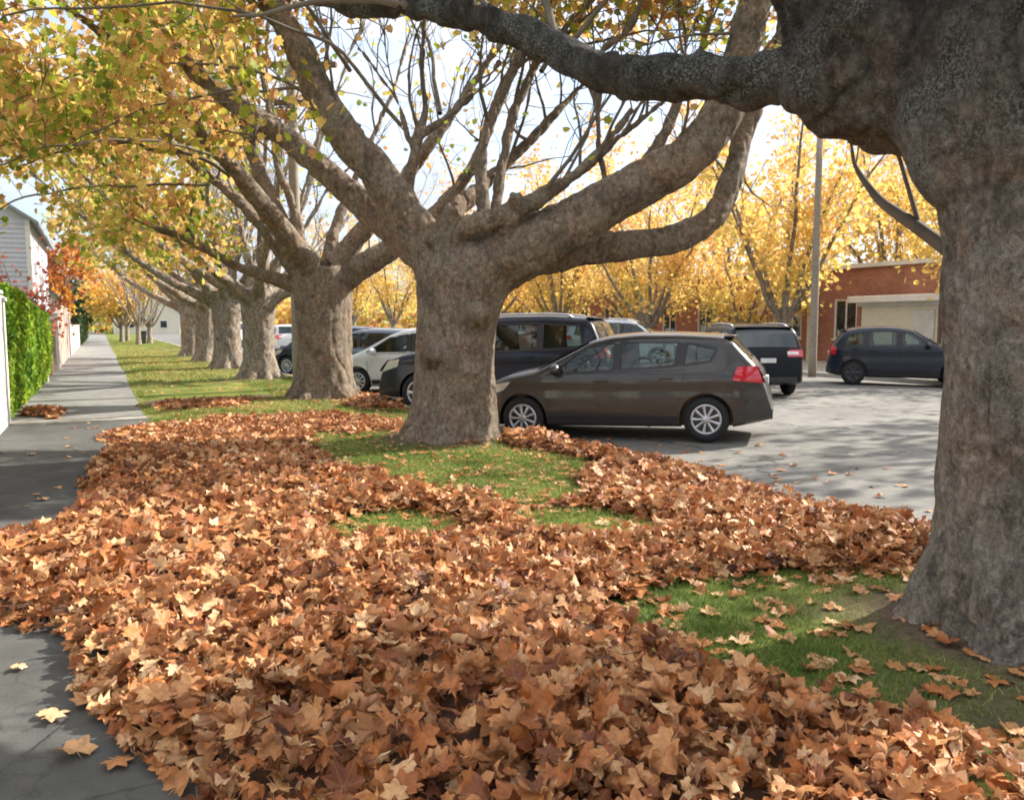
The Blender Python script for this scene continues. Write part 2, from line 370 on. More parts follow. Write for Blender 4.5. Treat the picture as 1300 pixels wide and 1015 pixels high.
class MB:                                  # collects polygons for one mesh
    def __init__(s): s.v, s.f, s.m = [], [], []
    def poly(s, pts, faces, mi=0):
        b = len(s.v); s.v += [tuple(map(float, p)) for p in pts]
        s.f += [tuple(b + i for i in f) for f in faces]; s.m += [mi] * len(faces)
    def box(s, x0, x1, y0, y1, z0, z1, mi=0):
        p = [(x, y, z) for z in (z0, z1) for y in (y0, y1) for x in (x0, x1)]
        s.poly(p, [(0, 2, 3, 1), (4, 5, 7, 6), (0, 1, 5, 4), (2, 6, 7, 3), (0, 4, 6, 2), (1, 3, 7, 5)], mi)
    def obox(s, c, ax, ay, az, mi=0):      # oriented box from centre and half-axis vectors
        c, ax, ay, az = map(np.array, (c, ax, ay, az))
        p = [c + i * ax + j * ay + k * az for k in (-1, 1) for j in (-1, 1) for i in (-1, 1)]
        s.poly(p, [(0, 2, 3, 1), (4, 5, 7, 6), (0, 1, 5, 4), (2, 6, 7, 3), (0, 4, 6, 2), (1, 3, 7, 5)], mi)
    def tube(s, pts, rads, n=8, mi=0, cap=True):
        pts = np.array(pts, float); rads = np.broadcast_to(np.array(rads, float), (len(pts),))
        T = np.gradient(pts, axis=0); T /= np.linalg.norm(T, axis=1)[:, None] + 1e-9
        a = np.array([1., 0, 0]) if abs(T[0][0]) < .8 else np.array([0, 1., 0])
        u = np.cross(T[0], a); u /= np.linalg.norm(u); b = len(s.v)
        ang = np.arange(n) * 2 * math.pi / n; ca, sa = np.cos(ang)[:, None], np.sin(ang)[:, None]
        for p, t, r in zip(pts, T, rads):
            u = u - t * (u @ t); u /= np.linalg.norm(u) + 1e-9; w = np.cross(t, u)
            s.v += (p + r * (ca * u + sa * w)).tolist()
        for i in range(len(pts) - 1):
            for k in range(n):
                k2 = (k + 1) % n
                s.f.append((b + i * n + k, b + i * n + k2, b + (i + 1) * n + k2, b + (i + 1) * n + k)); s.m.append(mi)
        if cap:
            s.f.append(tuple(b + n - 1 - k for k in range(n))); s.f.append(tuple(b + (len(pts) - 1) * n + k for k in range(n))); s.m += [mi, mi]
    def lathe(s, prof, n=24, mi=0, axis='y'):   # prof: (offset along axis, radius)
        b = len(s.v)
        for o, r in prof:
            for k in range(n):
                a = 2 * math.pi * k / n
                s.v.append((r * math.cos(a), o, r * math.sin(a)) if axis == 'y' else (r * math.cos(a), r * math.sin(a), o))
        for i in range(len(prof) - 1):
            for k in range(n):
                k2 = (k + 1) % n
                s.f.append((b + i * n + k, b + i * n + k2, b + (i + 1) * n + k2, b + (i + 1) * n + k)); s.m.append(mi)
    def mesh(s, name):
        me = bpy.data.meshes.new(name); me.from_pydata(s.v, [], s.f)
        if any(s.m): me.polygons.foreach_set('material_index', np.array(s.m, np.int32))
        me.update(); return me
    def build(s, name, mats, parent=None, smooth_=False, fix=True, bevel=0):
        me = s.mesh(name)
        if fix or bevel:
            bm = bmesh.new(); bm.from_mesh(me)
            if fix: bmesh.ops.recalc_face_normals(bm, faces=bm.faces[:])
            if bevel: bmesh.ops.bevel(bm, geom=bm.edges[:], offset=bevel, segments=2, affect='EDGES', profile=.6)
            bm.to_mesh(me); bm.free()
        return link(name, me, mats, parent, smooth_)

def tri_mesh(name, V, T, attrs=None):
    me = bpy.data.meshes.new(name); V = np.ascontiguousarray(V, np.float32); T = np.ascontiguousarray(T, np.int32)
    me.vertices.add(len(V)); me.vertices.foreach_set('co', V.ravel())
    me.loops.add(T.size); me.loops.foreach_set('vertex_index', T.ravel())
    me.polygons.add(len(T)); me.polygons.foreach_set('loop_start', np.arange(0, T.size, 3, dtype=np.int32))
    me.update(calc_edges=True)
    for k, a in (attrs or {}).items():
        at_ = me.attributes.new(k, 'FLOAT', 'POINT'); at_.data.foreach_set('value', np.ascontiguousarray(a, np.float32))
    return me

def grid_mesh(name, xs, ys, zf, attrs=None):
    X, Y = np.meshgrid(xs, ys); Z = zf(X, Y); V = np.stack([X.ravel(), Y.ravel(), Z.ravel()], 1)
    n, m = len(xs), len(ys)
    i = (np.arange(m - 1)[:, None] * n + np.arange(n - 1)[None]).ravel()
    T = np.concatenate([np.stack([i, i + 1, i + n + 1], 1), np.stack([i, i + n + 1, i + n], 1)])
    return tri_mesh(name, V, T, {k: f(X, Y).ravel() for k, f in (attrs or {}).items()})

def evaluated(o):                           # bake modifiers into a mesh
    dg = bpy.context.evaluated_depsgraph_get(); dg.update()
    return bpy.data.meshes.new_from_object(o.evaluated_get(dg))

# ------------------------------------------------------------------ leaves
def leaf_template(kind):
    if kind == 'near':                      # five-lobed plane leaf, fan round the petiole point
        ang = np.radians([-152, -134, -120, -108, -94, -82, -72, -60, -50, -38, -26, -14, 0])
        rad = np.array([.34, .58, .50, .62, .84, .70, .58, .74, .95, .80, .62, .84, 1.06])
        a = np.concatenate([ang, -ang[-2::-1]]); r = np.concatenate([rad, rad[-2::-1]])
        hv = np.array([0, .6, 0, 0, 1, 0, 0, 0, 1, 0, 0, 0, 1.]); isv = np.concatenate([hv, hv[-2::-1]])
        out = np.stack([np.cos(a) * r, np.sin(a) * r, 0 * a], 1)
        mid = out * .5; n = len(a)
        V = np.concatenate([[[0, 0, 0]], mid, out]); ve = np.concatenate([[1], isv, isv])
        T = []
        for i in range(n - 1):
            T += [(0, 1 + i, 2 + i), (1 + i, 1 + n + i, 2 + n + i), (1 + i, 2 + n + i, 2 + i)]
        b = len(V)                         # stalk
        V = np.concatenate([V, [[-.1, -.022, .0], [-.1, .022, 0], [-.75, 0, .05]]]); ve = np.concatenate([ve, [1, 1, 1]])
        T += [(b, b + 1, 0), (b, b + 2, b + 1)]
        return V - [[.25, 0, 0]], np.array(T), ve
    if kind == 'mid':
        a = np.radians([-140, -100, -75, -48, -28, 0, 28, 48, 75, 100, 140]); r = np.array([.42, .66, .5, .78, .6, 1., .6, .78, .5, .66, .42])
        V = np.concatenate([[[0, 0, 0]], np.stack([np.cos(a) * r, np.sin(a) * r, 0 * a], 1)])
        T = [(0, 1 + i, 2 + i) for i in range(len(a) - 1)]
        return V - [[.2, 0, 0]], np.array(T), np.r_[1, np.zeros(len(a))]
    if kind == 'crown':
        a = np.radians([-150, -95, -70, -42, -22, 0, 22, 42, 70, 95, 150]); r = np.array([.34, .56, .40, .60, .44, .72, .44, .60, .40, .56, .34])
        V = np.stack([np.cos(a) * r, np.sin(a) * r, 0 * a], 1)
        return V, np.array([(0, i, i + 1) for i in range(1, 10)]), np.zeros(11)
    if kind == 'blob':
        V = np.array([[-.45, 0, 0], [-.12, -.5, 0], [.25, -.42, 0], [.62, 0, 0], [.25, .42, 0], [-.12, .5, 0]])
        return V, np.array([(0, 1, 2), (0, 2, 3), (0, 3, 4), (0, 4, 5)]), np.zeros(6)
    V = np.array([[-.5, 0, 0], [0, -.42, 0], [.55, 0, 0], [0, .42, 0]])
    return V, np.array([(0, 1, 2), (0, 2, 3)]), np.zeros(4)

def scatter_leaves(P, N, size, tint, kind, rg, curl=.35):
    """arrays for leaves at P with normals N."""
    V, T, ve = leaf_template(kind); n = len(P)
    N = N / (np.linalg.norm(N, axis=1)[:, None] + 1e-9)
    a = rg.normal(size=(n, 3)); U = np.cross(a, N); U /= np.linalg.norm(U, axis=1)[:, None] + 1e-9
    B = np.cross(N, U)
    q = rg.normal(0, 1, (n, 1)); k1 = rg.normal(0, curl * 1.5, (n, 1)) + 1e-3; k2 = rg.normal(curl * .8, curl * 2.0, (n, 1)) + 1e-3
    th = rg.uniform(-.6, .6, (n, 1)); ct, st = np.cos(th), np.sin(th)
    x0, y0 = V[None, :, 0], V[None, :, 1]; x = x0 * ct + y0 * st; y = -x0 * st + y0 * ct
    z = .10 * q * np.abs(y) + curl * .25 * q[::-1] * x * y
    if kind == 'near': z = z - .04 * ve[None] + .05 * np.sin(rg.uniform(0, 6.3, (n, 1)) + x * 6) * np.abs(y) + .05 * np.sin(rg.uniform(0, 6.3, (n, 1)) + y * 8) + rg.normal(0, .018, (n, len(V)))
    # roll the blade about both axes, like a drying leaf
    k2v = k2 * (1 + .5 * x); yy = np.sin(k2v * y) / k2v; z = z + (1 - np.cos(k2v * y)) / k2v
    xx = np.sin(k1 * x) / k1; z = z + (1 - np.cos(k1 * x)) / k1
    s = np.asarray(size)[:, None, None]
    W = P[:, None, :] + s * (xx[..., None] * U[:, None] + yy[..., None] * B[:, None] + z[..., None] * N[:, None])
    k = len(V)
    TT = (T[None] + (np.arange(n) * k)[:, None, None]).reshape(-1, 3)
    return W.reshape(-1, 3), TT, np.repeat(tint, k), np.tile(ve, n)

def merge(parts):
    Vs, Ts, ti, ve, b = [], [], [], [], 0
    for V, T, t, e in parts:
        Vs.append(V); Ts.append(T + b); ti.append(t); ve.append(e); b += len(V)
    return np.concatenate(Vs), np.concatenate(Ts), np.concatenate(ti), np.concatenate(ve)

def leaves_obj(name, parts, mat, parent=None, vein=False):
    V, T, t, e = merge(parts)
    at_ = {'tint': t}
    if vein: at_['vein'] = e
    return link(name, tri_mesh(name, V, T, at_), mat, parent)

# ------------------------------------------------------------------ trees
def spline(pts, rads, n):
    pts = np.array(pts, float); rads = np.array(rads, float); k = len(pts)
    ext = np.vstack([2 * pts[0] - pts[1], pts, 2 * pts[-1] - pts[-2]])
    t = np.linspace(0, k - 1 - 1e-6, n); i = t.astype(int); f = (t - i)[:, None]
    p0, p1, p2, p3 = ext[i], ext[i + 1], ext[i + 2], ext[i + 3]
    q = .5 * (2 * p1 + (p2 - p0) * f + (2 * p0 - 5 * p1 + 4 * p2 - p3) * f ** 2 + (3 * p1 - p0 - 3 * p2 + p3) * f ** 3)
    return q, np.interp(t, np.arange(k), rads)

def wobble(q, r, amt, seed):
    n = np.stack([fbm(q * 1.9 + 31 * a, 2, seed + a) for a in range(3)], 1)
    w = np.linspace(0, 1, len(q))[:, None] ** .5
    return q + n * amt * w

def remeshed(name, mb, voxel, mat, parent, amp=.03, seed=0, burl=.0, origin=(0, 0, 0)):
    me = mb.mesh(name + '_raw'); o = bpy.data.objects.new(name + '_raw', me); COL.objects.link(o)
    md = o.modifiers.new('r', 'REMESH'); md.mode = 'VOXEL'; md.voxel_size = voxel
    sm = o.modifiers.new('s', 'SMOOTH'); sm.factor = .6; sm.iterations = 5
    out = evaluated(o); bpy.data.objects.remove(o); bpy.data.meshes.remove(me)
    n = len(out.vertices); co = np.empty(n * 3, np.float32); out.vertices.foreach_get('co', co); co = co.reshape(-1, 3).astype(float)
    no = np.empty(n * 3, np.float32); out.vertices.foreach_get('normal', no); no = no.reshape(-1, 3).astype(float)
    g = co + np.array(origin)
    d = amp * (fbm(g * [3.2, 3.2, 1.7], 3, seed) + .5 * fbm(g * [11, 11, 5], 2, seed + 7))
    if burl: d += burl * smooth(1.9, 2.8, g[:, 2]) * (np.maximum(0, fbm(g * 2.1, 2, seed + 3) - .05) * 1.4 + .5 * np.abs(fbm(g * 5.5, 2, seed + 5)))
    d -= amp * 1.3 * np.maximum(0, .16 - np.abs(fbm(g * [5.5, 5.5, 1.6], 2, seed + 11))) * 4
    co = co + no * d[:, None]
    out.vertices.foreach_set('co', co.astype(np.float32).ravel()); out.update(); out.name = name
    return link(name, out, mat, parent)

UP = np.array([0, 0, 1.])
def grow(limbs, rg, t0=.35, gap=.45, sec_len=(.9, 2.1), ter=6, ter_len=(.35, .9), up=.55, bias=(0, 0, 0), rmax=.035, spread=.8):
    sec, tw = [], []
    for q, r in limbs:
        seg = np.linalg.norm(np.diff(q, axis=0), axis=1); s = np.r_[0, np.cumsum(seg)]; L = s[-1]
        pos = np.arange(L * t0, L, gap) + rg.uniform(-.15, .15, len(np.arange(L * t0, L, gap)))
        pos = np.r_[np.clip(pos, 0, L), L]
        for a in pos:
            p = np.array([np.interp(a, s, q[:, k]) for k in range(3)]); rr = np.interp(a, s, r)
            i = min(np.searchsorted(s, a), len(q) - 1); i = max(i, 1)
            tg = q[i] - q[i - 1]; tg /= np.linalg.norm(tg) + 1e-9
            d = tg * .45 + UP * up + rg.normal(0, spread * .6, 3) + np.array(bias); d /= np.linalg.norm(d)
            ln = rg.uniform(*sec_len); r0 = min(rr * .5, rmax) * rg.uniform(.7, 1.1)
            n = 6; pts = [p]; dd = d
            for k in range(n):
                dd = dd + rg.normal(0, .14, 3) + UP * .05; dd /= np.linalg.norm(dd)
                pts.append(pts[-1] + dd * ln / n)
            pts = np.array(pts); rads = np.linspace(r0, max(.006, r0 * .35), n + 1)
            sec.append((pts, rads))
            for j in range(ter):
                k = rg.uniform(1.2, n); i0 = int(k); f = k - i0
                b = pts[i0] * (1 - f) + pts[min(i0 + 1, n)] * f
                e = (pts[min(i0 + 1, n)] - pts[i0 - 1]); e /= np.linalg.norm(e) + 1e-9
                e = e * .7 + rg.normal(0, .55, 3) + UP * .15 + np.array(bias) * .5; e /= np.linalg.norm(e)
                l3 = rg.uniform(*ter_len); m = b + e * l3 * .5 + rg.normal(0, .05, 3); en = b + e * l3 + rg.normal(0, .07, 3) - UP * .05 * l3
                tw.append((np.array([b, m, en]), np.array([.009, .007, .004]) * (1 if r0 > .012 else .8)))
    return sec, tw

def twig_leaves(tw, rg, per, size, dens=None, jit=.16, droop=.5):
    P, = [np.concatenate([t[0][0] + (t[0][2] - t[0][0]) * rg.uniform(.15, 1.1, (per, 1)) + rg.normal(0, jit, (per, 3)) for t in tw])]
    if dens is not None: P = P[rg.uniform(size=len(P)) < dens(P)]
    N = rg.normal(size=P.shape) * [1, 1, .7] + [0, 0, droop]
    return P, N, rg.uniform(*size, len(P))

def plane_tree(name, base, trunk, limbs, voxel, label, mats, rg, seed, grow_kw, leaf_kw, tint_f, seg=10, amp=.03, burl=0., extra_twigs=(), thin=(), group='plane trees in the row along the path', extra=None):
    """trunk/limbs given in world space; thing is an Empty at base."""
    base = np.array(base, float)
    root = empty(name, base, 0, label, 'tree', group)
    mb = MB(); L = []
    q, r = spline([np.array(p[:3]) - base for p in trunk], [p[3] for p in trunk], 22)
    mb.tube(q, r, 20)
    for k, l in enumerate(limbs):
        ln = sum(np.linalg.norm(np.array(a[:3]) - np.array(b[:3])) for a, b in zip(l, l[1:]))
        q, r = spline([np.array(p[:3]) - base for p in l], [p[3] for p in l], max(8, int(ln * 7)))
        q = wobble(q, r, .06, seed + k); mb.tube(q, np.maximum(r, voxel * 1.15), 12); L.append((q, r))
    if extra: extra(mb, base)
    thin_t = []
    for k, l in enumerate(thin):
        q, r = spline([np.array(p[:3]) - base for p in l], [p[3] for p in l], 26); q = wobble(q, r, .16, seed + 50 + k); thin_t.append((q, r)); L.append((q, r))
    remeshed('trunk', mb, voxel, mats[0], root, amp, seed, burl, base)
    sec, tw = grow(L, rg, **grow_kw)
    tb = MB()
    for p, r in thin_t: tb.tube(p, r, 7, cap=False)
    for p, r in list(sec) + [(np.array(p) - base, r) for p, r in extra_twigs]: tb.tube(p, r, 5, cap=False)
    for p, r in tw: tb.tube(p, r, 3, cap=False)
    tb.build('branches', mats[1], root, True, fix=False)
    P, N, s = twig_leaves(tw, rg, **leaf_kw)
    if len(P):
        leaves_obj('crown', [scatter_leaves(P, N, s, np.clip(tint_f(P + base, rg), 0, 1), 'crown', rg, .3)], mats[2], root)
    return root

def px(l): return [(*at(x, y, d), r) for x, y, d, r in l]

# ------------------------------------------------------------------ ground, path, verge, road
TREE_XY = [(4.12, 2.40), (4.18, 10.25), (4.16, 17.25), (3.95, 23.9), (3.95, 30.3), (3.9, 36.3), (3.9, 42.6), (3.9, 50.0), (3.9, 58.0)]
KERB = 5.12

def verge_z(X, Y):
    z = .035 + .02 * noise2(X, Y, .7, 3, 5) + .012 * noise2(X, Y, 4, 2, 6)
    for tx, ty in TREE_XY: z = z + .09 * np.exp(-(((X - tx) ** 2 + (Y - ty) ** 2) / .9))
    return z * smooth(.62, 1.15, X)

def road_z(X, Y=None):
    return np.interp(X, [KERB, 6.2, 8, 11, 15, 18.5, 20.2], [-.10, -.055, -.01, .03, .03, 0, -.05])

def poly_mask(P, X, Y):
    inside = np.zeros(X.shape, bool); n = len(P)
    for i in range(n):
        x1, y1 = P[i]; x2, y2 = P[(i + 1) % n]
        c = ((y1 > Y) != (y2 > Y)) & (X < (x2 - x1) * (Y - y1) / (y2 - y1 + 1e-12) + x1)
        inside ^= c
    return inside

def gpoly(pix, extra_front=(), extra_back=()):
    return list(extra_front) + [tuple(ground_at(x, y)[:2]) for x, y in pix] + list(extra_back)

LIT_MAIN = gpoly([(215, 1015), (150, 925), (112, 850), (60, 806), (-20, 792), (-20, 690), (60, 672), (95, 650), (112, 602), (148, 566), (128, 556), (185, 545), (300, 533), (430, 528), (512, 540), (512, 558), (400, 553), (385, 566), (415, 600), (480, 622), (560, 640), (640, 655), (750, 650), (745, 590), (640, 572), (640, 563)])
LIT_MAIN += [(5.6, 9.55), (5.75, 8.3), (5.72, 7.2), (5.55, 6.0), (5.45, 5.0), (5.3, 4.1), (5.25, 2.4), (4.5, 3.0)] + gpoly([(1165, 722), (1100, 742), (1000, 742), (870, 748), (775, 785), (835, 835), (950, 895), (1100, 940), (1225, 972), (1290, 1040)]) + [(2.75, 1.5), (2.6, -.4), (.2, -.4)]
HOLES = [gpoly([(405, 672), (440, 658), (520, 652), (595, 664), (590, 700), (500, 716), (425, 706)]),
         gpoly([(650, 668), (690, 655), (780, 658), (850, 676), (820, 708), (690, 706)]),
         gpoly([(850, 706), (900, 716), (880, 730), (830, 724)])]
DRIFTS = [gpoly([(172, 512), (182, 490), (240, 482), (330, 489), (345, 505), (300, 520), (200, 522)]),
          gpoly([(22, 527), (20, 508), (50, 505), (78, 520), (80, 530)]),
          gpoly([(430, 520), (455, 507), (520, 505), (520, 523)])]

def litter_mask(X, Y):
    wx = X + .16 * noise2(X, Y, 1.7, 3, 21); wy = Y + (.16 + .03 * np.abs(Y)) * noise2(X, Y, 1.7, 3, 22)
    m = poly_mask(LIT_MAIN, wx, wy)
    for h in HOLES: m &= ~poly_mask(h, wx, wy)
    for d in DRIFTS: m |= poly_mask(d, wx, wy)
    return m

def soil(X, Y):
    s = 0 * X
    for tx, ty in TREE_XY: s = np.maximum(s, np.exp(-(((X - tx) ** 2 + (Y - ty) ** 2) / 1.0)) * 1.7 - .2)
    s = np.maximum(s, np.exp(-(((X - 3.2) ** 2 + (Y - 2.2) ** 2) / .35)) * .7)
    return np.clip(s + .45 * noise2(X, Y, 2.2, 3, 40), 0, 1)

# fields holding the blurred litter cover, for heap height
GX, GY = np.arange(-1.6, 6.2, .06), np.arange(-1, 20, .06)
_mx, _my = np.meshgrid(GX, GY); LM = litter_mask(_mx, _my).astype(float)
def _blur(a, k):
    w = np.exp(-np.linspace(-2, 2, 2 * k + 1) ** 2); w /= w.sum()
    for ax in (0, 1): a = np.apply_along_axis(lambda v: np.convolve(v, w, 'same'), ax, a)
    return a
LB = _blur(LM, 5)
LB2 = _blur(LM, 9)
def field(F, X, Y):
    i = np.clip(((np.asarray(X) - GX[0]) / .06).astype(int), 0, len(GX) - 1); j = np.clip(((np.asarray(Y) - GY[0]) / .06).astype(int), 0, len(GY) - 1)
    return F[j, i]

def base_z(X, Y):
    return np.where(X < KERB, verge_z(X, Y), road_z(X))
def heap_z(X, Y):
    c = smooth(.25, 1.0, field(LB, X, Y))
    h = .012 + .055 * (noise2(X, Y, 1.3, 2, 60) * .5 + .5) + .06 * np.maximum(0, noise2(X, Y, 3.2, 2, 61))
    ridge = .09 * np.exp(-((X - 1.25) / .6) ** 2) * smooth(7, 3, Y)
    return base_z(X, Y) + c * (h * (1 - .65 * smooth(7.5, 12.5, Y)) + ridge)

tag(link('ground', grid_mesh('ground', np.r_[-1500, -300, -60, 60, 300, 1500], np.r_[-1500, -300, -60, 60, 300, 1500], lambda X, Y: 0 * X - .35), M['turf']), kind='structure')
tag(link('road', grid_mesh('road', np.r_[KERB - .1, np.linspace(KERB, 20.2, 40)], np.r_[-40, np.arange(-10, 140, 2.5), 300], lambda X, Y: road_z(X)), M['road']), kind='structure')
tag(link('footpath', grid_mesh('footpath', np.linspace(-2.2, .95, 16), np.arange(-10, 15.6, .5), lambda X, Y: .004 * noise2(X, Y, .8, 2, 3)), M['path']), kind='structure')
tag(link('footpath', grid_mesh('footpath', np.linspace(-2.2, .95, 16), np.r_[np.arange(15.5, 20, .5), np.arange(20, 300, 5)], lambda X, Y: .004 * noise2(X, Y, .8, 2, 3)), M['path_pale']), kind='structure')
tag(link('verge', grid_mesh('verge', np.linspace(.62, KERB, 70), np.r_[np.arange(-10, 20, .1), np.arange(20, 300, 1.2)], verge_z, {'soil': soil}), M['turf']), kind='structure')
tag(link('front_gardens', grid_mesh('front_gardens', np.linspace(-40, -2.2, 30), np.linspace(-10, 300, 40), lambda X, Y: -.03 + 0 * X), M['turf']), kind='structure')
tag(link('far_pavement', grid_mesh('far_pavement', np.r_[20.35, 27], np.linspace(-20, 200, 60), lambda X, Y: .07 + 0 * X), M['concrete']), kind='structure')
tag(link('building_yard', grid_mesh('building_yard', np.r_[27, 90], np.linspace(-40, 300, 20), lambda X, Y: .06 + 0 * X), M['turf']), kind='structure')
k = MB()
for i in range(60): k.box(KERB - .02, KERB + .13, -10 + i * 2.5, -10 + i * 2.5 + 2.485, -.3, .045)
for i in range(60): k.box(20.2, 20.35, -10 + i * 2.5, -10 + i * 2.5 + 2.485, -.3, .085)
tag(k.build('kerb', M['kerb'], bevel=.012), kind='structure')
# pale concrete crossing band on the footpath
k = MB(); k.box(-1.5, .8, 15.15, 15.55, -.05, .016); tag(k.build('path_edging', M['concrete'], bevel=.006), kind='structure')

# ---- leaf litter
def leaf_points(n, x0, x1, y0, y1, rg, maskf=None, p=None):
    X, Y = rg.uniform(x0, x1, n), rg.uniform(y0, y1, n)
    if maskf is not None:
        k = maskf(X, Y); X, Y = X[k], Y[k]
    return X, Y
parts = []
def add_litter(n, box, kind, size, lift, tilt, maskf, curl=.35, tint=(0, 1)):
    X, Y = leaf_points(n, *box, rng, maskf); m = len(X)
    if not m: return
    c = smooth(.3, 1, field(LB, X, Y)); s = rng.uniform(*size, m) * np.where(rng.uniform(size=m) < .15, .65, 1)
    z = heap_z(X, Y) + rng.uniform(0, 1, m) ** 1.4 * lift * (.15 + c) + .012
    N = rng.normal(size=(m, 3)) * tilt * (.35 + .65 * c[:, None]) + UP
    t = np.clip(rng.beta(1.15, 1.1, m) * (tint[1] - tint[0]) + tint[0] + .10 * noise2(X, Y, .9, 2, 70), 0, 1)
    parts.append(scatter_leaves(np.stack([X, Y, z], 1), N, s, t, kind, rng, curl))
inm = lambda X, Y: litter_mask(X, Y) & (rng.uniform(size=X.shape) < .70 + .5 * noise2(X, Y, 1.4, 2, 33))
add_litter(33000, (-1.3, 5.4, -.4, 5.4), 'near', (.038, .092), .12, .55, inm, .85)
add_litter(30000, (-1.3, 5.9, 5.4, 10), 'mid', (.055, .105), .10, .6, inm, .6)
add_litter(30000, (-1.3, 5.9, 10, 17.5), 'mid', (.06, .11), .05, .55, inm, .6)
# loose leaves beyond the drift: on grass, kerb, road
add_litter(900, (.9, 5.0, 1.5, 8), 'near', (.05, .09), .02, .3, lambda X, Y: ~litter_mask(X, Y), .4, (.3, 1))
add_litter(2200, (.9, 6.2, 7.5, 22), 'mid', (.055, .095), .02, .3, lambda X, Y: ~litter_mask(X, Y), .5, (.2, .9))
add_litter(1500, (.8, 5.2, 20, 60), 'far', (.08, .12), .01, .3, None, .5, (.2, .9))
ed = lambda X, Y: (~litter_mask(X, Y)) & (field(LB2, X, Y) > .06) & (rng.uniform(size=X.shape) < .15 + 1.1 * field(LB2, X, Y)) & (X > .3)
add_litter(3600, (.3, 5.2, 1.2, 5.6), 'near', (.045, .095), .02, .35, ed, .5, (.1, 1))
add_litter(5000, (.3, 5.6, 5.6, 18), 'mid', (.055, .10), .02, .35, ed, .5, (.1, 1))
fr = lambda X, Y: (~litter_mask(X, Y)) & (rng.uniform(size=X.shape) < np.exp(-np.minimum(np.abs(X + .2), np.abs(X - 5.6)) * 1.4) * .8)
add_litter(700, (5.2, 8.5, 3.5, 12), 'mid', (.05, .09), .005, .25, fr, .5, (.2, .9))
add_litter(260, (-1.3, .8, 5.2, 15), 'mid', (.045, .075), .003, .2, lambda X, Y: (~litter_mask(X, Y)) & (rng.uniform(size=X.shape) < smooth(-1.3, .8, X) * .8), .45, (.4, 1))
# snapped twigs lying in the litter
tx_, ty_ = leaf_points(420, -.8, 5.2, 1.2, 14, rng, inm); m_ = len(tx_); a_ = rng.uniform(0, 6.28, m_); l_ = rng.uniform(.06, .26, m_)
d_ = np.stack([np.cos(a_), np.sin(a_), rng.normal(0, .18, m_)], 1); c_ = np.stack([tx_, ty_, heap_z(tx_, ty_) + .10], 1); n_ = np.stack([-d_[:, 1], d_[:, 0], 0 * a_], 1) * .0045
tv = np.stack([c_ - d_ * l_[:, None] - n_, c_ - d_ * l_[:, None] + n_, c_ + d_ * l_[:, None], c_ - d_ * l_[:, None] * .9 + [0, 0, .006]], 1).reshape(-1, 3)
tt = (np.array([(0, 1, 2), (0, 2, 3), (1, 3, 2)])[None] + (np.arange(m_) * 4)[:, None, None]).reshape(-1, 3)
parts.append((tv, tt, np.full(m_ * 4, .06), np.zeros(m_ * 4)))
V, T, t, e = merge(parts)
bed = grid_mesh('bed', np.arange(-1.5, 6.0, .07), np.arange(-.6, 18.5, .07), lambda X, Y: np.where(field(_blur(LM, 2), X, Y) > .93, heap_z(X, Y) - .012, -.28))
bv = np.empty(len(bed.vertices) * 3, np.float32); bed.vertices.foreach_get('co', bv); bv = bv.reshape(-1, 3)
bt = np.array([p.vertices[:] for p in bed.polygons], np.int32); bt = bt[(bv[bt][:, :, 2] > -.2).all(1)]
bpy.data.meshes.remove(bed)
me = tri_mesh('leaf_litter', np.concatenate([V, bv]), np.concatenate([T, bt + len(V)]), {'tint': np.r_[t, np.zeros(len(bv))], 'vein': np.r_[e, np.zeros(len(bv))]})
o = link('leaf_litter', me, [M['litter'], M['litter_bed']])
me.polygons.foreach_set('material_index', np.r_[np.zeros(len(T), np.int32), np.ones(len(bt), np.int32)])
tag(o, 'thick drift of dry brown fallen leaves covering the verge and path edge', 'fallen leaves', kind='stuff')

# ---- a few single leaves lying apart on the footpath
SINGLE = [((68, 911), .085, .95, 'pale flat fallen leaf on dark path near the damp patch'), ((94, 958), .095, .85, 'tan fallen leaf on the footpath, just below the pale flat one'),
          ((150, 971), .07, .62, 'ochre fallen leaf on the path close to the bottom of the drift'), ((22, 850), .05, .97, 'small whitish fallen leaf on bare path in front of the drift'),
          ((40, 577), .075, .95, 'whitish fallen leaf on the dark shaded path beyond the drift'), ((55, 635), .08, .9, 'tan fallen leaf on dark path beside the far side of the drift')]
for (x, y), s, tn, lab in SINGLE:
    p = ground_at(x, y); p[2] = .008
    L_ = scatter_leaves(np.zeros((1, 3)), np.array([[.08, .05, 1.]]), np.array([s]), np.array([tn]), 'near', np.random.default_rng(int(x * 7)), .25)
    V = L_[0]; V[:, 2] -= V[:, 2].min()
    o = link('fallen_leaf', tri_mesh('fallen_leaf', V, L_[1], {'tint': L_[2], 'vein': L_[3]}), M['litter']); o.location = p
    tag(o, lab, 'leaf', 'single leaves lying on the footpath')

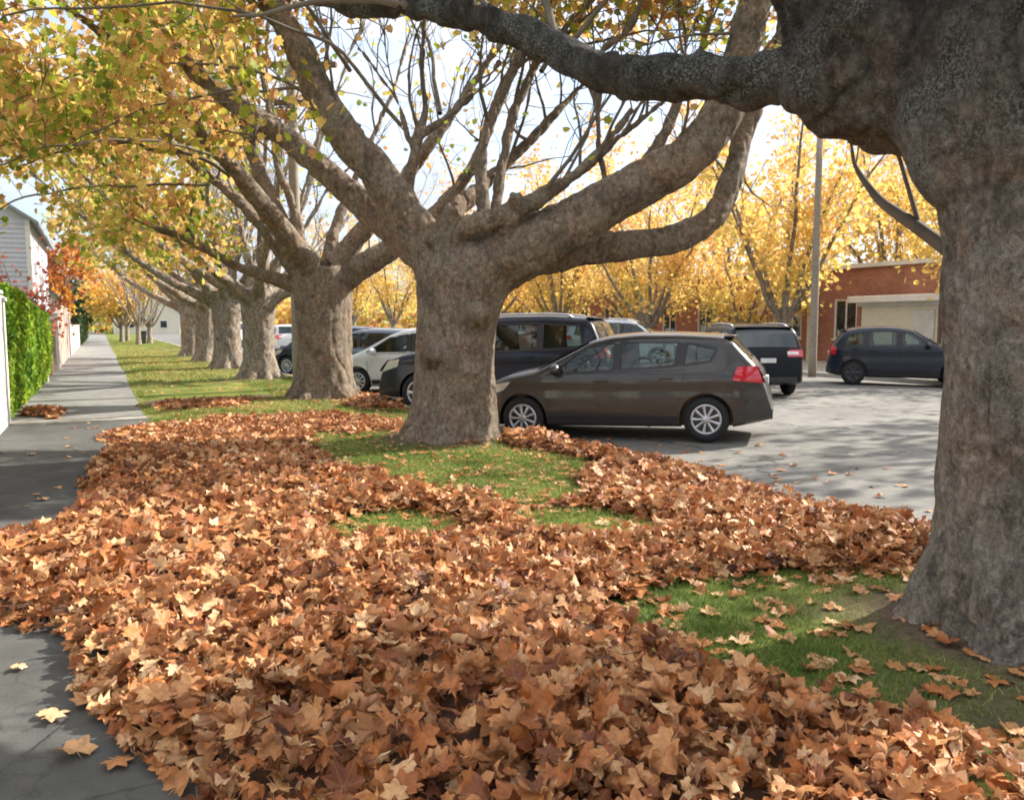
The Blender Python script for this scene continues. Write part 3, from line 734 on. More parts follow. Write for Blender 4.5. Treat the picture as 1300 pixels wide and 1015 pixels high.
# ---- grass
def blades(n, box, h, w, rg, maskf):
    X, Y = rg.uniform(box[0], box[1], n), rg.uniform(box[2], box[3], n)
    k = maskf(X, Y); X, Y = X[k], Y[k]; m = len(X)
    P = np.stack([X, Y, verge_z(X, Y) - .004], 1); a = rg.uniform(0, 6.28, m); hh = rg.uniform(*h, m)
    d = np.stack([np.cos(a), np.sin(a), 0 * a], 1) * w; le = rg.normal(0, .45, (m, 3)); le[:, 2] = 1
    mid = P + le * hh[:, None] * .55; tip = P + (le + rg.normal(0, .35, (m, 3)) * [1, 1, 0] * 1.2) * hh[:, None]
    V = np.stack([P - d, P + d, mid + d * .7, mid - d * .7, tip], 1).reshape(-1, 3)
    T = (np.array([(0, 1, 2), (0, 2, 3), (3, 2, 4)])[None] + (np.arange(m) * 5)[:, None, None]).reshape(-1, 3)
    t = np.clip(rg.beta(2, 2.2, m) + .35 * noise2(X, Y, 1.1, 2, 80) + .25 * smooth(10, 18, Y), 0, 1)  # last term: sunlight on the far verge put into the blade colour
    return V, T, np.repeat(t, 5), np.zeros(m * 5)
gm = lambda X, Y: (field(LB, X, Y) < .55) & (rng.uniform(size=X.shape) > soil(X, Y) * 1.15)
gp_ = [blades(60000, (2.0, 5.0, 1.3, 5.2), (.018, .055), .0022, rng, gm), blades(60000, (1.3, 5.05, 5.2, 11.5), (.025, .06), .0035, rng, gm),
       blades(70000, (.66, 5.05, 11.5, 24), (.03, .06), .006, rng, gm), blades(60000, (.66, 5.05, 24, 90), (.03, .06), .012, rng, lambda X, Y: X > 0)]
leaves = merge(gp_)
tag(link('grass', tri_mesh('grass', leaves[0], leaves[1], {'tint': leaves[2]}), M['grass']), 'short green grass on the verge between the leaf drifts', 'grass', kind='stuff')

# ------------------------------------------------------------------ row of plane trees
# nearest tree, at the right edge
TX, TY = TREE_XY[0]
t1_trunk = [(TX + .06, TY, -.15, .68), (TX + .06, TY, .08, .62), (TX + .06, TY, .35, .565), (TX + .05, TY, .8, .53), (TX + .04, TY, 1.4, .515), (TX + .03, TY, 2.0, .525), (TX, TY, 2.5, .62), (TX - .02, TY, 3.0, .70), (TX, TY, 3.4, .6)]
t1_limbs = [px([(1250, 110, 4.25, .42), (1150, 95, 4.3, .40), (1080, 90, 4.35, .33), (1015, 95, 4.45, .19), (950, 103, 4.55, .125), (880, 103, 4.7, .112), (800, 98, 4.85, .108), (740, 80, 5.0, .105), (690, 55, 5.15, .10), (630, 32, 5.3, .088), (560, 20, 5.45, .075), (500, 13, 5.6, .066), (440, 3, 5.75, .056), (390, -12, 5.9, .05), (330, -45, 6.1, .03)]),
            px([(1130, 80, 4.3, .40), (1070, 20, 4.3, .32), (1030, -50, 4.35, .24), (980, -150, 4.4, .18), (900, -300, 4.5, .10)]),
            [(TX, TY, 2.9, .45), (5.0, 2.0, 3.8, .26), (6.4, 1.4, 5.0, .18), (8.2, .8, 6.2, .07)],
            [(TX, TY, 2.9, .45), (4.9, 3.4, 4.3, .25), (6.2, 4.6, 5.6, .17), (8.0, 6.0, 6.9, .06)],
            [(TX, TY, 2.9, .40), (3.6, 1.5, 4.0, .22), (2.8, .4, 5.2, .15), (1.8, -.8, 6.3, .06)],
            [(TX, TY, 3.0, .40), (4.4, 2.9, 4.6, .24), (4.6, 3.6, 6.2, .15), (4.7, 4.2, 8.0, .05)],
            [(TX, TY, 2.9, .40), (5.2, 1.0, 4.4, .2), (6.2, -.6, 5.8, .13), (7.2, -2.2, 7, .05)],
            px([(1240, 345, 4.45, .07), (1195, 318, 4.5, .052), (1150, 290, 4.65, .045), (1118, 262, 4.8, .03), (1095, 232, 4.95, .016), (1088, 205, 5.0, .010)])]
def t1_extra(mb, base):
    for l in ([(1085, 70, 4.35, .36), (1078, 120, 4.35, .27), (1070, 150, 4.34, .19), (1068, 170, 4.34, .10)],
              [(1190, 90, 4.25, .40), (1170, 140, 4.25, .28), (1150, 160, 4.25, .10)],
              [(1040, 60, 4.3, .22), (1035, 110, 4.3, .20), (1050, 150, 4.3, .10)],
              [(1290, 60, 4.0, .30), (1262, 45, 3.85, .19), (1250, 55, 3.75, .11)],
              [(1230, 150, 4.0, .35), (1215, 210, 3.98, .2), (1225, 250, 3.95, .1)]):
        q, r = spline([np.array(at(x, y, d)) - base for x, y, d, _ in l], [p[3] for p in l], 12); mb.tube(q, r, 14)
    rg = np.random.default_rng(4)
    for a in np.arange(0, 6.28, .8):                       # root flare
        a += rg.uniform(-.25, .25); dx, dy = math.cos(a), math.sin(a); R = rg.uniform(.74, .86)
        q, r = spline([(dx * .34 + .06, dy * .34, .7), (dx * .47 + .06, dy * .47, .32), (dx * .57 + .06, dy * .57, .08), (dx * R + .06, dy * R, -.14)], [.15, .165, .15, .10], 10); mb.tube(q, r, 10)
def row_tint(P, rg):
    return rg.beta(1.6, 2.0, len(P)) + .30 * fbm(P * .9, 2, 90)
rg1 = np.random.default_rng(101)
hi = lambda b: (lambda P: np.where(P[:, 2] + b[2] > 3.6 + .52 * np.maximum(0, (P[:, 0] + b[0]) * .444 + (P[:, 1] + b[1]) * .896 - 2.2), .95, 0.))
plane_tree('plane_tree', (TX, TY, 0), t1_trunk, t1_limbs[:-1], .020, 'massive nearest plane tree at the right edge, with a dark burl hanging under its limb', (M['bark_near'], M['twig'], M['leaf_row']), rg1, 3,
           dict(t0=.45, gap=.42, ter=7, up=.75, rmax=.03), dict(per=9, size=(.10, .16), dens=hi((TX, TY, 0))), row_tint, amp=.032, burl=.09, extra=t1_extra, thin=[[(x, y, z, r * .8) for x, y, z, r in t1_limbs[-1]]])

# second tree, centre
def roots(R0, R1, n, seed, h=.6, rr=.17):
    def f(mb, base):
        rg = np.random.default_rng(seed)
        for a in np.arange(0, 6.28, 6.283 / n):
            a += rg.uniform(-.25, .25); dx, dy = math.cos(a), math.sin(a); R = R1 * rg.uniform(.9, 1.12)
            q, r = spline([(dx * R0 * .8, dy * R0 * .8, h), (dx * R0, dy * R0, h * .45), (dx * (R0 + R1) / 2, dy * (R0 + R1) / 2, .08), (dx * R, dy * R, -.12)], [rr * .9, rr, rr * .8, rr * .5], 9); mb.tube(q, r, 9)
    return f
B2 = at(577, 560, 11.1); B2 = np.array([TREE_XY[1][0], TREE_XY[1][1], 0])
t2_trunk = [(B2[0], B2[1], -.15, .72)] + px([(576, 548, 11.1, .63), (577, 520, 11.1, .575), (577, 470, 11.1, .54), (579, 420, 11.1, .535), (583, 385, 11.1, .58), (588, 355, 11.1, .66), (590, 330, 11.1, .62), (592, 312, 11.1, .45)])
t2_limbs = [px([(570, 360, 11.1, 0.361), (538, 310, 11.0, 0.318), (508, 265, 10.9, 0.267), (475, 215, 10.85, 0.228), (435, 165, 10.75, 0.215), (405, 115, 10.65, 0.202), (378, 60, 10.5, 0.172), (345, 0, 10.4, 0.146), (318, -60, 10.3, 0.120), (285, -150, 10.1, 0.069)]),
            px([(405, 105, 10.7, 0.103), (385, 60, 10.6, 0.086), (368, 20, 10.5, 0.069), (362, -30, 10.4, 0.052), (380, -120, 10.3, 0.026)]),
            px([(560, 340, 11.3, 0.310), (510, 300, 11.7, 0.249), (460, 258, 11.95, 0.211), (410, 215, 12.1, 0.181), (355, 170, 12.3, 0.168), (300, 132, 12.5, 0.150), (250, 92, 12.7, 0.129), (205, 45, 12.9, 0.103), (165, 0, 13.1, 0.077), (110, -60, 13.4, 0.043)]),
            px([(600, 345, 11.1, .50), (660, 318, 11.0, .42), (720, 290, 10.9, .35), (790, 248, 10.8, .31), (850, 212, 10.7, .29), (905, 165, 10.6, .27), (935, 100, 10.5, .235), (953, 30, 10.4, .20), (970, -50, 10.3, .17), (990, -160, 10.2, .1)]),
            px([(670, 328, 11.3, .30), (740, 316, 11.45, .235), (800, 311, 11.6, .205), (855, 302, 11.8, .20), (902, 279, 12.0, .185), (928, 235, 12.15, .16), (943, 180, 12.3, .15), (962, 120, 12.4, .13), (985, 60, 12.5, .10), (1010, -20, 12.7, .07), (1040, -120, 12.9, .04)]),
            px([(612, 330, 11.4, .17), (612, 265, 11.5, .10), (608, 215, 11.55, .085), (617, 170, 11.6, .078), (640, 110, 11.7, .07), (665, 60, 11.8, .06), (690, 5, 11.9, .05), (710, -50, 12, .03)]),
            px([(640, 315, 11.6, .15), (630, 262, 11.7, .085), (640, 200, 11.8, .075), (652, 145, 11.9, .065), (680, 90, 12, .055), (728, 32, 12.1, .045), (765, -25, 12.2, .03)]),
            px([(640, 290, 11.1, .12), (690, 252, 11.1, .07), (745, 212, 11.15, .055), (790, 172, 11.2, .045), (838, 132, 11.3, .04), (880, 80, 11.4, .03), (905, 20, 11.5, .02)]),
            px([(530, 285, 11.2, .13), (519, 235, 11.25, .075), (528, 180, 11.3, .06), (540, 140, 11.4, .045), (534, 80, 11.5, .03), (540, 20, 11.6, .018)]),
            px([(530, 175, 11.3, .045), (565, 150, 11.4, .035), (605, 118, 11.5, .025), (635, 80, 11.6, .015)]),
            px([(522, 190, 11.3, .035), (505, 130, 11.35, .028), (480, 95, 11.4, .02), (455, 60, 11.5, .012)]),
            px([(775, 262, 10.85, .07), (764, 212, 10.9, .055), (757, 160, 10.9, .05), (757, 110, 10.95, .046), (765, 65, 11, .04), (795, 40, 11.05, .035), (815, -5, 11.1, .025)]),
            px([(560, 318, 10.75, .22), (588, 290, 10.6, .16), (640, 272, 10.55, .12), (700, 240, 10.6, .09), (755, 200, 10.7, .06), (800, 140, 10.8, .03)]),
            px([(570, 300, 11.5, .2), (580, 262, 11.8, .15), (612, 240, 12.1, .11), (660, 190, 12.4, .08), (720, 130, 12.7, .05), (760, 70, 13, .03)]),
            px([(800, 240, 10.8, .12), (845, 165, 11.2, .07), (870, 105, 11.5, .05), (900, 40, 11.8, .035), (910, -40, 12, .02)])]
t2_thin = [[(3.4, 9.9, 4.0, .05), (2.4, 9.7, 4.8, .04), (1.2, 9.7, 5.0, .03), (-.2, 9.9, 4.8, .022), (-1.6, 10.2, 4.3, .012)],
           [(3.2, 11.0, 4.2, .05), (2.2, 12.0, 5.0, .04), (.8, 12.9, 5.2, .03), (-.6, 13.4, 4.8, .02), (-1.8, 13.9, 4.2, .012)],
           [(2.8, 10.0, 4.6, .05), (1.6, 9.0, 5.4, .04), (.4, 8.4, 5.6, .03), (-1.0, 8.2, 5.2, .015)],
           [(2.4, 11.0, 4.6, .04), (1.2, 11.6, 4.5, .03), (.2, 12.0, 4.1, .02), (-.8, 12.3, 3.6, .01)],
           [(4.5, 11.4, 4.6, .06), (4.8, 12.8, 6.2, .05), (5.2, 14.2, 8.2, .03)],
           [(5.5, 10.2, 5.0, .07), (6.8, 10.6, 6.6, .05), (8.6, 11.2, 7.8, .02)], [(5.4, 9.6, 5.0, .07), (6.6, 8.8, 6.4, .05), (8.4, 8.0, 7.6, .02)]]
def stubs(mb, base, L):
    for l in L:
        q, r = spline([np.array(at(x, y, d)) - base for x, y, d, _ in l], [p[3] for p in l], 6); mb.tube(q, r, 10)
def t2_extra(mb, base):
    roots(.46, .76, 9, 8)(mb, base)
    stubs(mb, base, [[(640, 300, 10.75, .15), (652, 262, 10.5, .085), (655, 246, 10.4, .08)], [(335, 150, 12.3, .12), (322, 172, 12.1, .06), (318, 182, 12.05, .055)],
                    [(550, 455, 10.75, .20), (548, 450, 10.52, .12), (547, 448, 10.46, .06)], [(605, 400, 10.7, .22), (612, 396, 10.5, .13), (613, 395, 10.44, .06)],
                    [(560, 300, 10.8, .2), (572, 272, 10.55, .10), (575, 262, 10.5, .09)]])
def t2_dens(P):
    z = P[:, 2]; X = P[:, 0]
    left = smooth(-1.2, -2.6, X) * 1.0
    top = smooth(5.3, 6.6, z - .25 * np.maximum(0, P[:, 1])) * .95
    return np.clip(np.maximum(left, top) + .03, 0, 1)
plane_tree('plane_tree', B2, t2_trunk, t2_limbs, .022, 'broad plane tree in front of the dark hatchback, limbs spreading both ways', (M['bark'], M['twig'], M['leaf_row']), np.random.default_rng(202), 13,
           dict(t0=.42, gap=.40, ter=7, up=.6, rmax=.032, sec_len=(.9, 2.3)), dict(per=17, size=(.095, .145), dens=t2_dens), row_tint, amp=.028, burl=.03, thin=[[(x, y, z, r * .55) for x, y, z, r in l] for l in t2_thin], extra=t2_extra)

# third tree
B3 = np.array([*TREE_XY[2], 0])
t3_trunk = [(B3[0], B3[1], -.15, .78)] + px([(412, 498, 17.35, .64), (412, 470, 17.35, .58), (412, 430, 17.35, .56), (411, 395, 17.35, .58), (410, 365, 17.35, .62), (408, 345, 17.35, .6)])
t3_limbs = [px([(395, 360, 17.3, 0.296), (370, 318, 17.2, 0.234), (348, 265, 17.1, 0.187), (325, 205, 17, 0.156), (310, 150, 16.9, 0.125), (296, 90, 16.8, 0.094), (285, 20, 16.7, 0.070), (270, -60, 16.6, 0.039)]),
            px([(390, 360, 17.4, 0.234), (355, 315, 17.6, 0.172), (318, 270, 17.8, 0.133), (280, 235, 18, 0.109), (240, 205, 18.2, 0.078), (195, 170, 18.4, 0.047)]),
            px([(425, 362, 17.3, 0.328), (465, 335, 17.3, 0.257), (505, 312, 17.2, 0.211), (545, 280, 17.1, 0.179), (585, 235, 17, 0.140), (620, 170, 16.9, 0.101), (650, 90, 16.8, 0.062), (680, 0, 16.7, 0.031)]),
            px([(385, 365, 17.2, 0.195), (345, 352, 17, 0.140), (305, 340, 16.8, 0.109), (262, 318, 16.6, 0.086), (215, 296, 16.4, 0.062), (165, 275, 16.2, 0.031)]),
            px([(415, 345, 17.4, 0.195), (425, 290, 17.6, 0.117), (445, 240, 17.8, 0.086), (470, 180, 18, 0.062), (500, 110, 18.2, 0.039), (520, 40, 18.4, 0.023)]),
            px([(385, 330, 17.2, 0.156), (375, 270, 17.1, 0.094), (352, 210, 17, 0.078), (345, 150, 16.9, 0.062), (330, 80, 16.8, 0.039), (320, 0, 16.7, 0.023)]),
            [(3.9, 17.2, 2.8, 0.234), (2.4, 16.4, 4.4, 0.156), (.9, 15.6, 5.8, 0.094), (-.6, 14.8, 6.6, 0.039)],
            [(4.4, 17.2, 2.8, 0.234), (5.8, 16.8, 4.6, 0.156), (7.2, 16.4, 6.6, 0.094), (8.4, 16.0, 8.4, 0.039)]]
def t3_dens(P):
    return np.clip(.08 + smooth(-.4, -2.2, P[:, 0]) * .9, 0, 1)
plane_tree('plane_tree', B3, t3_trunk, t3_limbs, .036, 'third plane tree of the row, thick trunk between white car and utility pole', (M['bark'], M['twig'], M['leaf_row']), np.random.default_rng(303), 23,
           dict(t0=.38, gap=.42, ter=7, up=.5, rmax=.032, sec_len=(.9, 2.2)), dict(per=16, size=(.10, .155), dens=t3_dens), row_tint, amp=.03, burl=.03, thin=[[(3.2, 17.0, 3.9, .05), (1.8, 16.6, 4.6, .04), (.4, 16.4, 4.7, .03), (-1.2, 16.4, 4.3, .012)], [(2.0, 17.4, 4.3, .03), (.6, 17.2, 4.2, .025), (-.7, 17.0, 3.9, .018), (-1.9, 16.8, 3.4, .01)], [(2.2, 16.2, 4.6, .03), (.8, 15.2, 4.6, .025), (-.6, 14.6, 4.2, .018), (-1.6, 14.2, 3.7, .01)], [(3.2, 18.0, 4.2, .05), (1.8, 19.0, 5.4, .04), (.2, 19.8, 5.6, .03), (-1.4, 20.2, 5.2, .012)]], extra=roots(.55, .95, 9, 9))

# the rest of the row: two built, the others copied and turned
def generic_tree(seed, base, label, rr=.46, dens=None, per=10):
    rg = np.random.default_rng(seed); x, y, _ = base
    tr = [(x, y, -.15, rr * 1.4), (x, y, .2, rr * 1.1), (x, y, .8, rr), (x, y, 1.6, rr), (x + .03, y, 2.2, rr * 1.15), (x, y, 2.6, rr * .95)]
    L = []
    for k, a in enumerate([180, 215, 140, 100, 265, 20, 330, 60, 310, 10, 90, 280]):
        a = math.radians(a + rg.uniform(-14, 14)); ln = rg.uniform(4.2, 5.6) * (1.1 if 120 < math.degrees(a) < 240 else .9); el = math.radians(rg.uniform(24, 50))
        if k > 6: ln = rg.uniform(2.2, 3.4); el = math.radians(rg.uniform(58, 68))
        dx, dy = math.cos(a), math.sin(a)
        p = []
        for i, (s, r) in enumerate(zip((0, .18, .4, .7, 1), (.25, .17, .12, .08, .03) if k < 7 else (.2, .12, .09, .06, .02))):
            h = 2.15 + ln * s * math.tan(el) * (.75 + .45 * s)
            p.append((x + dx * ln * s + rg.normal(0, .12) * s, y + dy * ln * s + rg.normal(0, .12) * s, h, r * rr / .46))
        L.append(p)
    return plane_tree('plane_tree', base, tr, L, .05, label, (M['bark_far'], M['twig_pale'], M['leaf_row']), rg, seed, dict(t0=.3, gap=.5, ter=6, up=.5, rmax=.03, sec_len=(.9, 2.0)),
                      dict(per=per, size=(.13, .2), dens=dens or (lambda P: np.clip(.03 + smooth(-.2, -2.0, P[:, 0]) * .95, 0, 1))), row_tint, amp=.03, burl=.03, extra=roots(.4, .75, 8, seed))
g4 = generic_tree(44, (*TREE_XY[3], 0), 'fourth plane tree of the row, sunlit right edge, left of the utility pole', .44)
g5 = generic_tree(55, (*TREE_XY[4], 0), 'fifth plane tree of the row, its trunk overlapping the next ones', .46)
for (x, y), src, rz, lab in ((TREE_XY[5], g4, .5, 'sixth plane tree of the row, reddish brown trunk in shade'), (TREE_XY[6], g5, -.5, 'seventh plane tree of the row, leftmost of the thick brown trunks')):
    c = copy_tree(src); c.location = (x, y, 0); c.rotation_euler[2] = rz; c['label'] = lab

# ------------------------------------------------------------------ cars
class Shape:                               # analytic car body: x forward, y left, z up, ground at 0
    def __init__(s, top, W, zb=.20, belt=.95, tumble=.30, rear_round=6, front_round=3.2, crown=.035, sigma=.05):
        s.x0, s.x1 = top[0][0], top[-1][0]; s.W, s.zb, s.belt, s.tumble, s.rr, s.fr, s.crown = W / 2, zb, belt, tumble, rear_round, front_round, crown
        xs = np.linspace(s.x0, s.x1, 900); zs = np.interp(xs, [p[0] for p in top], [p[1] for p in top])
        k = max(1, int(sigma / (xs[1] - xs[0]))); w = np.exp(-np.linspace(-2, 2, 2 * k + 1) ** 2); w /= w.sum()
        s.xs, s.zs = xs, np.convolve(np.pad(zs, k, 'edge'), w, 'valid')
    def zt(s, x): return np.interp(x, s.xs, s.zs)
    def zbot(s, x):
        t = (np.asarray(x) - s.x0) / (s.x1 - s.x0); return s.zb + .10 * np.clip((.12 - t) / .12, 0, 1) + .04 * np.clip((t - .9) / .1, 0, 1)
    def plan(s, x):
        c = (s.x0 + s.x1) / 2; h = (s.x1 - s.x0) / 2; u = np.clip((np.asarray(x) - c) / h, -1, 1)
        e = np.where(u > 0, 1 - .34 * np.abs(u) ** (s.fr * 2.2), 1 - .20 * np.abs(u) ** (s.rr * 2.0)); return s.W * e
    def side(s, z):
        z = np.asarray(z, float); a = 1 - .55 * np.clip(.42 - z, 0, 1) ** 1.5
        sh = .020 * np.exp(-((z - s.belt + .10) / .07) ** 2)
        return a + sh - .06 * np.clip(z - .62, 0, .4) - s.tumble / s.W * np.clip(z - s.belt, 0, 2)
    def w(s, x, z): return s.plan(x) * s.side(z)
    def rear_x(s, z): return float(s.xs[np.argmax(s.zs >= z)])
    def front_x(s, z): return float(s.xs[len(s.xs) - 1 - np.argmax(s.zs[::-1] >= z)])
    def ring(s, x, nside=16, narc=6, ncr=5):
        zt, zb = float(s.zt(x)), float(s.zbot(x)); r = min(.13, (zt - zb) * .33); p = []
        wb = float(s.w(x, zb + .04)); p.append((0, zb)); p.append((wb * .5, zb)); p.append((wb * .93, zb + .005))
        for z in np.linspace(zb + .04, zt - r, nside): p.append((float(s.w(x, z)), z))
        we = float(s.w(x, zt - r))
        for a in np.linspace(0, math.pi / 2, narc + 1)[1:]:
            p.append((we - r * 1.15 * (1 - math.cos(a)), zt - r + r * math.sin(a) * (1 - s.crown)))
        ye = p[-1][0]; ze = p[-1][1]
        for t in np.linspace(0, 1, ncr + 1)[1:]: p.append((ye * (1 - t), ze + s.crown * (1 - (1 - t) ** 2)))
        return p

def car_body(sh, wheels, cuts, wr):
    X = np.unique(np.round(np.r_[np.linspace(sh.x0, sh.x0 + .5, 16), np.linspace(sh.x0 + .5, sh.x1 - .5, 46), np.linspace(sh.x1 - .5, sh.x1, 14)], 4))
    V, F = [], []
    for x in X:
        p = sh.ring(x); full = [(y, z) for y, z in p] + [(-y, z) for y, z in p[-2:0:-1]]
        V += [(x, y, z) for y, z in full]; n = len(full)
    for i in range(len(X) - 1):
        for k in range(n): F.append((i * n + k, i * n + (k + 1) % n, (i + 1) * n + (k + 1) % n, (i + 1) * n + k))
    F.append(tuple(range(n - 1, -1, -1))); b = (len(X) - 1) * n; F.append(tuple(b + k for k in range(n)))
    mb = MB(); mb.poly(V, F); me = mb.mesh('body')
    bm = bmesh.new(); bm.from_mesh(me); bmesh.ops.recalc_face_normals(bm, faces=bm.faces[:]); bm.to_mesh(me); bm.free()
    o = bpy.data.objects.new('body', me); COL.objects.link(o)
    for m_ in (M['plastic'], M['cabin']): me.materials.append(m_)
    cut = MB(); tmp = []
    for wx in wheels:
        for sgn in (-1, 1):
            c = MB(); y0, y1 = sgn * (sh.W - .28), sgn * (sh.W + .3)
            c.lathe([(y0, 0.001), (y0, wr), (y1, wr), (y1, .001)], 40)
            c.v = [(a + wx, y, z + wr * .86) for a, y, z in c.v]; tmp.append(c)
    for poly in cuts:
        c = MB(); n = len(poly); p = [(x, -1.3, z) for x, z in poly] + [(x, 1.3, z) for x, z in poly]
        c.poly(p, [tuple(range(n)), tuple(range(2 * n - 1, n - 1, -1))] + [(i, n + i, n + (i + 1) % n, (i + 1) % n) for i in range(n)]); tmp.append(c)
    objs = []
    for c in tmp:
        m_ = c.mesh('cut'); m_.materials.append(M['plastic']); m_.materials.append(M['cabin']); m_.polygons.foreach_set('material_index', np.ones(len(m_.polygons), np.int32))
        bm = bmesh.new(); bm.from_mesh(m_); bmesh.ops.remove_doubles(bm, verts=bm.verts[:], dist=.002); bmesh.ops.recalc_face_normals(bm, faces=bm.faces[:]); bm.to_mesh(m_); bm.free()
        q = bpy.data.objects.new('cut', m_); COL.objects.link(q); objs.append(q)
        md = o.modifiers.new('b', 'BOOLEAN'); md.operation = 'DIFFERENCE'; md.solver = 'EXACT'; md.object = q
    out = evaluated(o)
    for q in objs + [o]: bpy.data.objects.remove(q)
    out.name = 'body'; out.materials.clear()
    return out

def inset(poly, d):
    c = np.mean(poly, axis=0); return [tuple(c + (np.array(p) - c) * (1 - d / max(.05, np.linalg.norm(np.array(p) - c)))) for p in poly]

def side_patch(mb, sh, poly, sgn, eps, mi=0, nx=7, nz=5):
    """polygon in (x,z) laid on the body side: four corners map to a small grid, other counts to a fan."""
    P = [np.array(p, float) for p in poly]
    if len(P) == 4:
        pts = []
        for j in range(nz + 1):
            for i in range(nx + 1):
                u, v = i / nx, j / nz
                q = (P[0] * (1 - u) + P[1] * u) * (1 - v) + (P[3] * (1 - u) + P[2] * u) * v
                pts.append((q[0], sgn * (float(sh.w(q[0], q[1])) + eps), q[1]))
        mb.poly(pts, [(j * (nx + 1) + i, j * (nx + 1) + i + 1, (j + 1) * (nx + 1) + i + 1, (j + 1) * (nx + 1) + i) for j in range(nz) for i in range(nx)], mi)
    else:
        mb.poly([(q[0], sgn * (float(sh.w(q[0], q[1])) + eps), q[1]) for q in P], [tuple(range(len(P)))], mi)

def ribbon(mb, sh, line, sgn, wd=.011, eps=.0015, mi=0):
    for a, b in zip(line, line[1:]):
        a, b = np.array(a, float), np.array(b, float); n = max(1, int(np.linalg.norm(b - a) / .12)); d = (b - a) / np.linalg.norm(b - a); nn = np.array([-d[1], d[0]]) * wd / 2
        for i in range(n):
            p, q = a + (b - a) * i / n, a + (b - a) * (i + 1) / n
            mb.poly([(c[0], sgn * (float(sh.w(c[0], c[1])) + eps), c[1]) for c in (p - nn, q - nn, q + nn, p + nn)], [(0, 1, 2, 3)], mi)

def top_patch(mb, sh, xa, xb, f0, f1, eps, n=12, m=10):
    """glass over the sloping top between stations xa (low) and xb (high); f = share of the flat width."""
    pts = []
    for i in range(n + 1):
        x = xa + (xb - xa) * i / n; z = float(sh.zt(x)); r = min(.13, (z - float(sh.zbot(x))) * .33)
        we = float(sh.w(x, z - r)) - r * .35; f = f0 + (f1 - f0) * i / n
        dz = float(sh.zt(x + .02) - sh.zt(x - .02)) / .04; nl = math.hypot(1, dz); nx_, nz_ = -dz / nl, 1 / nl
        for j in range(m + 1):
            y = (-1 + 2 * j / m) * we * f; t = 1 - abs(y) / (we + 1e-6); zc = z - r * sh.crown + sh.crown * (1 - (1 - max(0, t)) ** 2)
            zc -= max(0, abs(y) / we - .93) * .25 * r
            pts.append((x + nx_ * eps, y, zc + nz_ * eps))
    mb.poly(pts, [(i * (m + 1) + j, i * (m + 1) + j + 1, (i + 1) * (m + 1) + j + 1, (i + 1) * (m + 1) + j) for i in range(n) for j in range(m)])

def rear_patch(mb, sh, y0, y1, z0, z1, eps, n=6, m=8, front=False):
    pts = []
    for i in range(n + 1):
        z = z0 + (z1 - z0) * i / n; x = sh.front_x(z) if front else sh.rear_x(z)
        for j in range(m + 1): pts.append((x + (eps if front else -eps), y0 + (y1 - y0) * j / m, z))
    mb.poly(pts, [(i * (m + 1) + j, i * (m + 1) + j + 1, (i + 1) * (m + 1) + j + 1, (i + 1) * (m + 1) + j) for i in range(n) for j in range(m)])

def make_wheel(parent, x, y, r, wd, rimmat, spokes, sgn):
    t = MB(); rr = r * .66
    t.lathe([(-wd / 2, rr), (-wd / 2 - .004, r * .8), (-wd / 2 + .015, r * .955), (-wd / 2 + .05, r), (wd / 2 - .05, r), (wd / 2 - .015, r * .955), (wd / 2 + .004, r * .8), (wd / 2, rr), (wd / 2 - .06, rr * .97), (-wd / 2 + .06, rr * .97), (-wd / 2, rr)], 40)
    wheel = t.build('wheel', M['tyre'], parent, True); wheel.location = (x, y, r)
    k = MB(); f = wd / 2
    k.lathe([(f - .035, .001), (f - .035, rr * .98)], 36, 1)                                   # dark back disc
    k.lathe([(f - .004, rr * 1.02), (f + .008, rr * .98), (f + .004, rr * .87), (f - .03, rr * .85)], 40)
    k.lathe([(f + .014, .001), (f + .014, rr * .2), (f + .006, rr * .3), (f - .03, rr * .3)], 30)
    for i in range(spokes):
        a = 2 * math.pi * i / spokes; c, s_ = math.cos(a), math.sin(a); wi = rr * (.30 if spokes > 6 else .26) * math.pi / spokes * 2.1 / 1.6
        p = []
        for q, ww, oy in ((.25, wi * .55, .012), (.6, wi * .62, .010), (.92, wi * .95, .004)):
            for sd in (-1, 1): p.append((c * rr * q - s_ * ww * sd, f + oy, s_ * rr * q + c * ww * sd))
        p2 = [(a_, b_ - .03, c_) for a_, b_, c_ in p]; n = len(p)
        k.poly(p + p2, [(0, 1, 3, 2), (2, 3, 5, 4), (0, 2, n + 2, n), (2, 4, n + 4, n + 2), (1, n + 1, n + 3, 3), (3, n + 3, n + 5, 5)])
    if sgn < 0: k.v = [(a_, -b_, c_) for a_, b_, c_ in k.v]
    k.build('rim', [rimmat, M['rim_dark']], wheel, True)
    return wheel

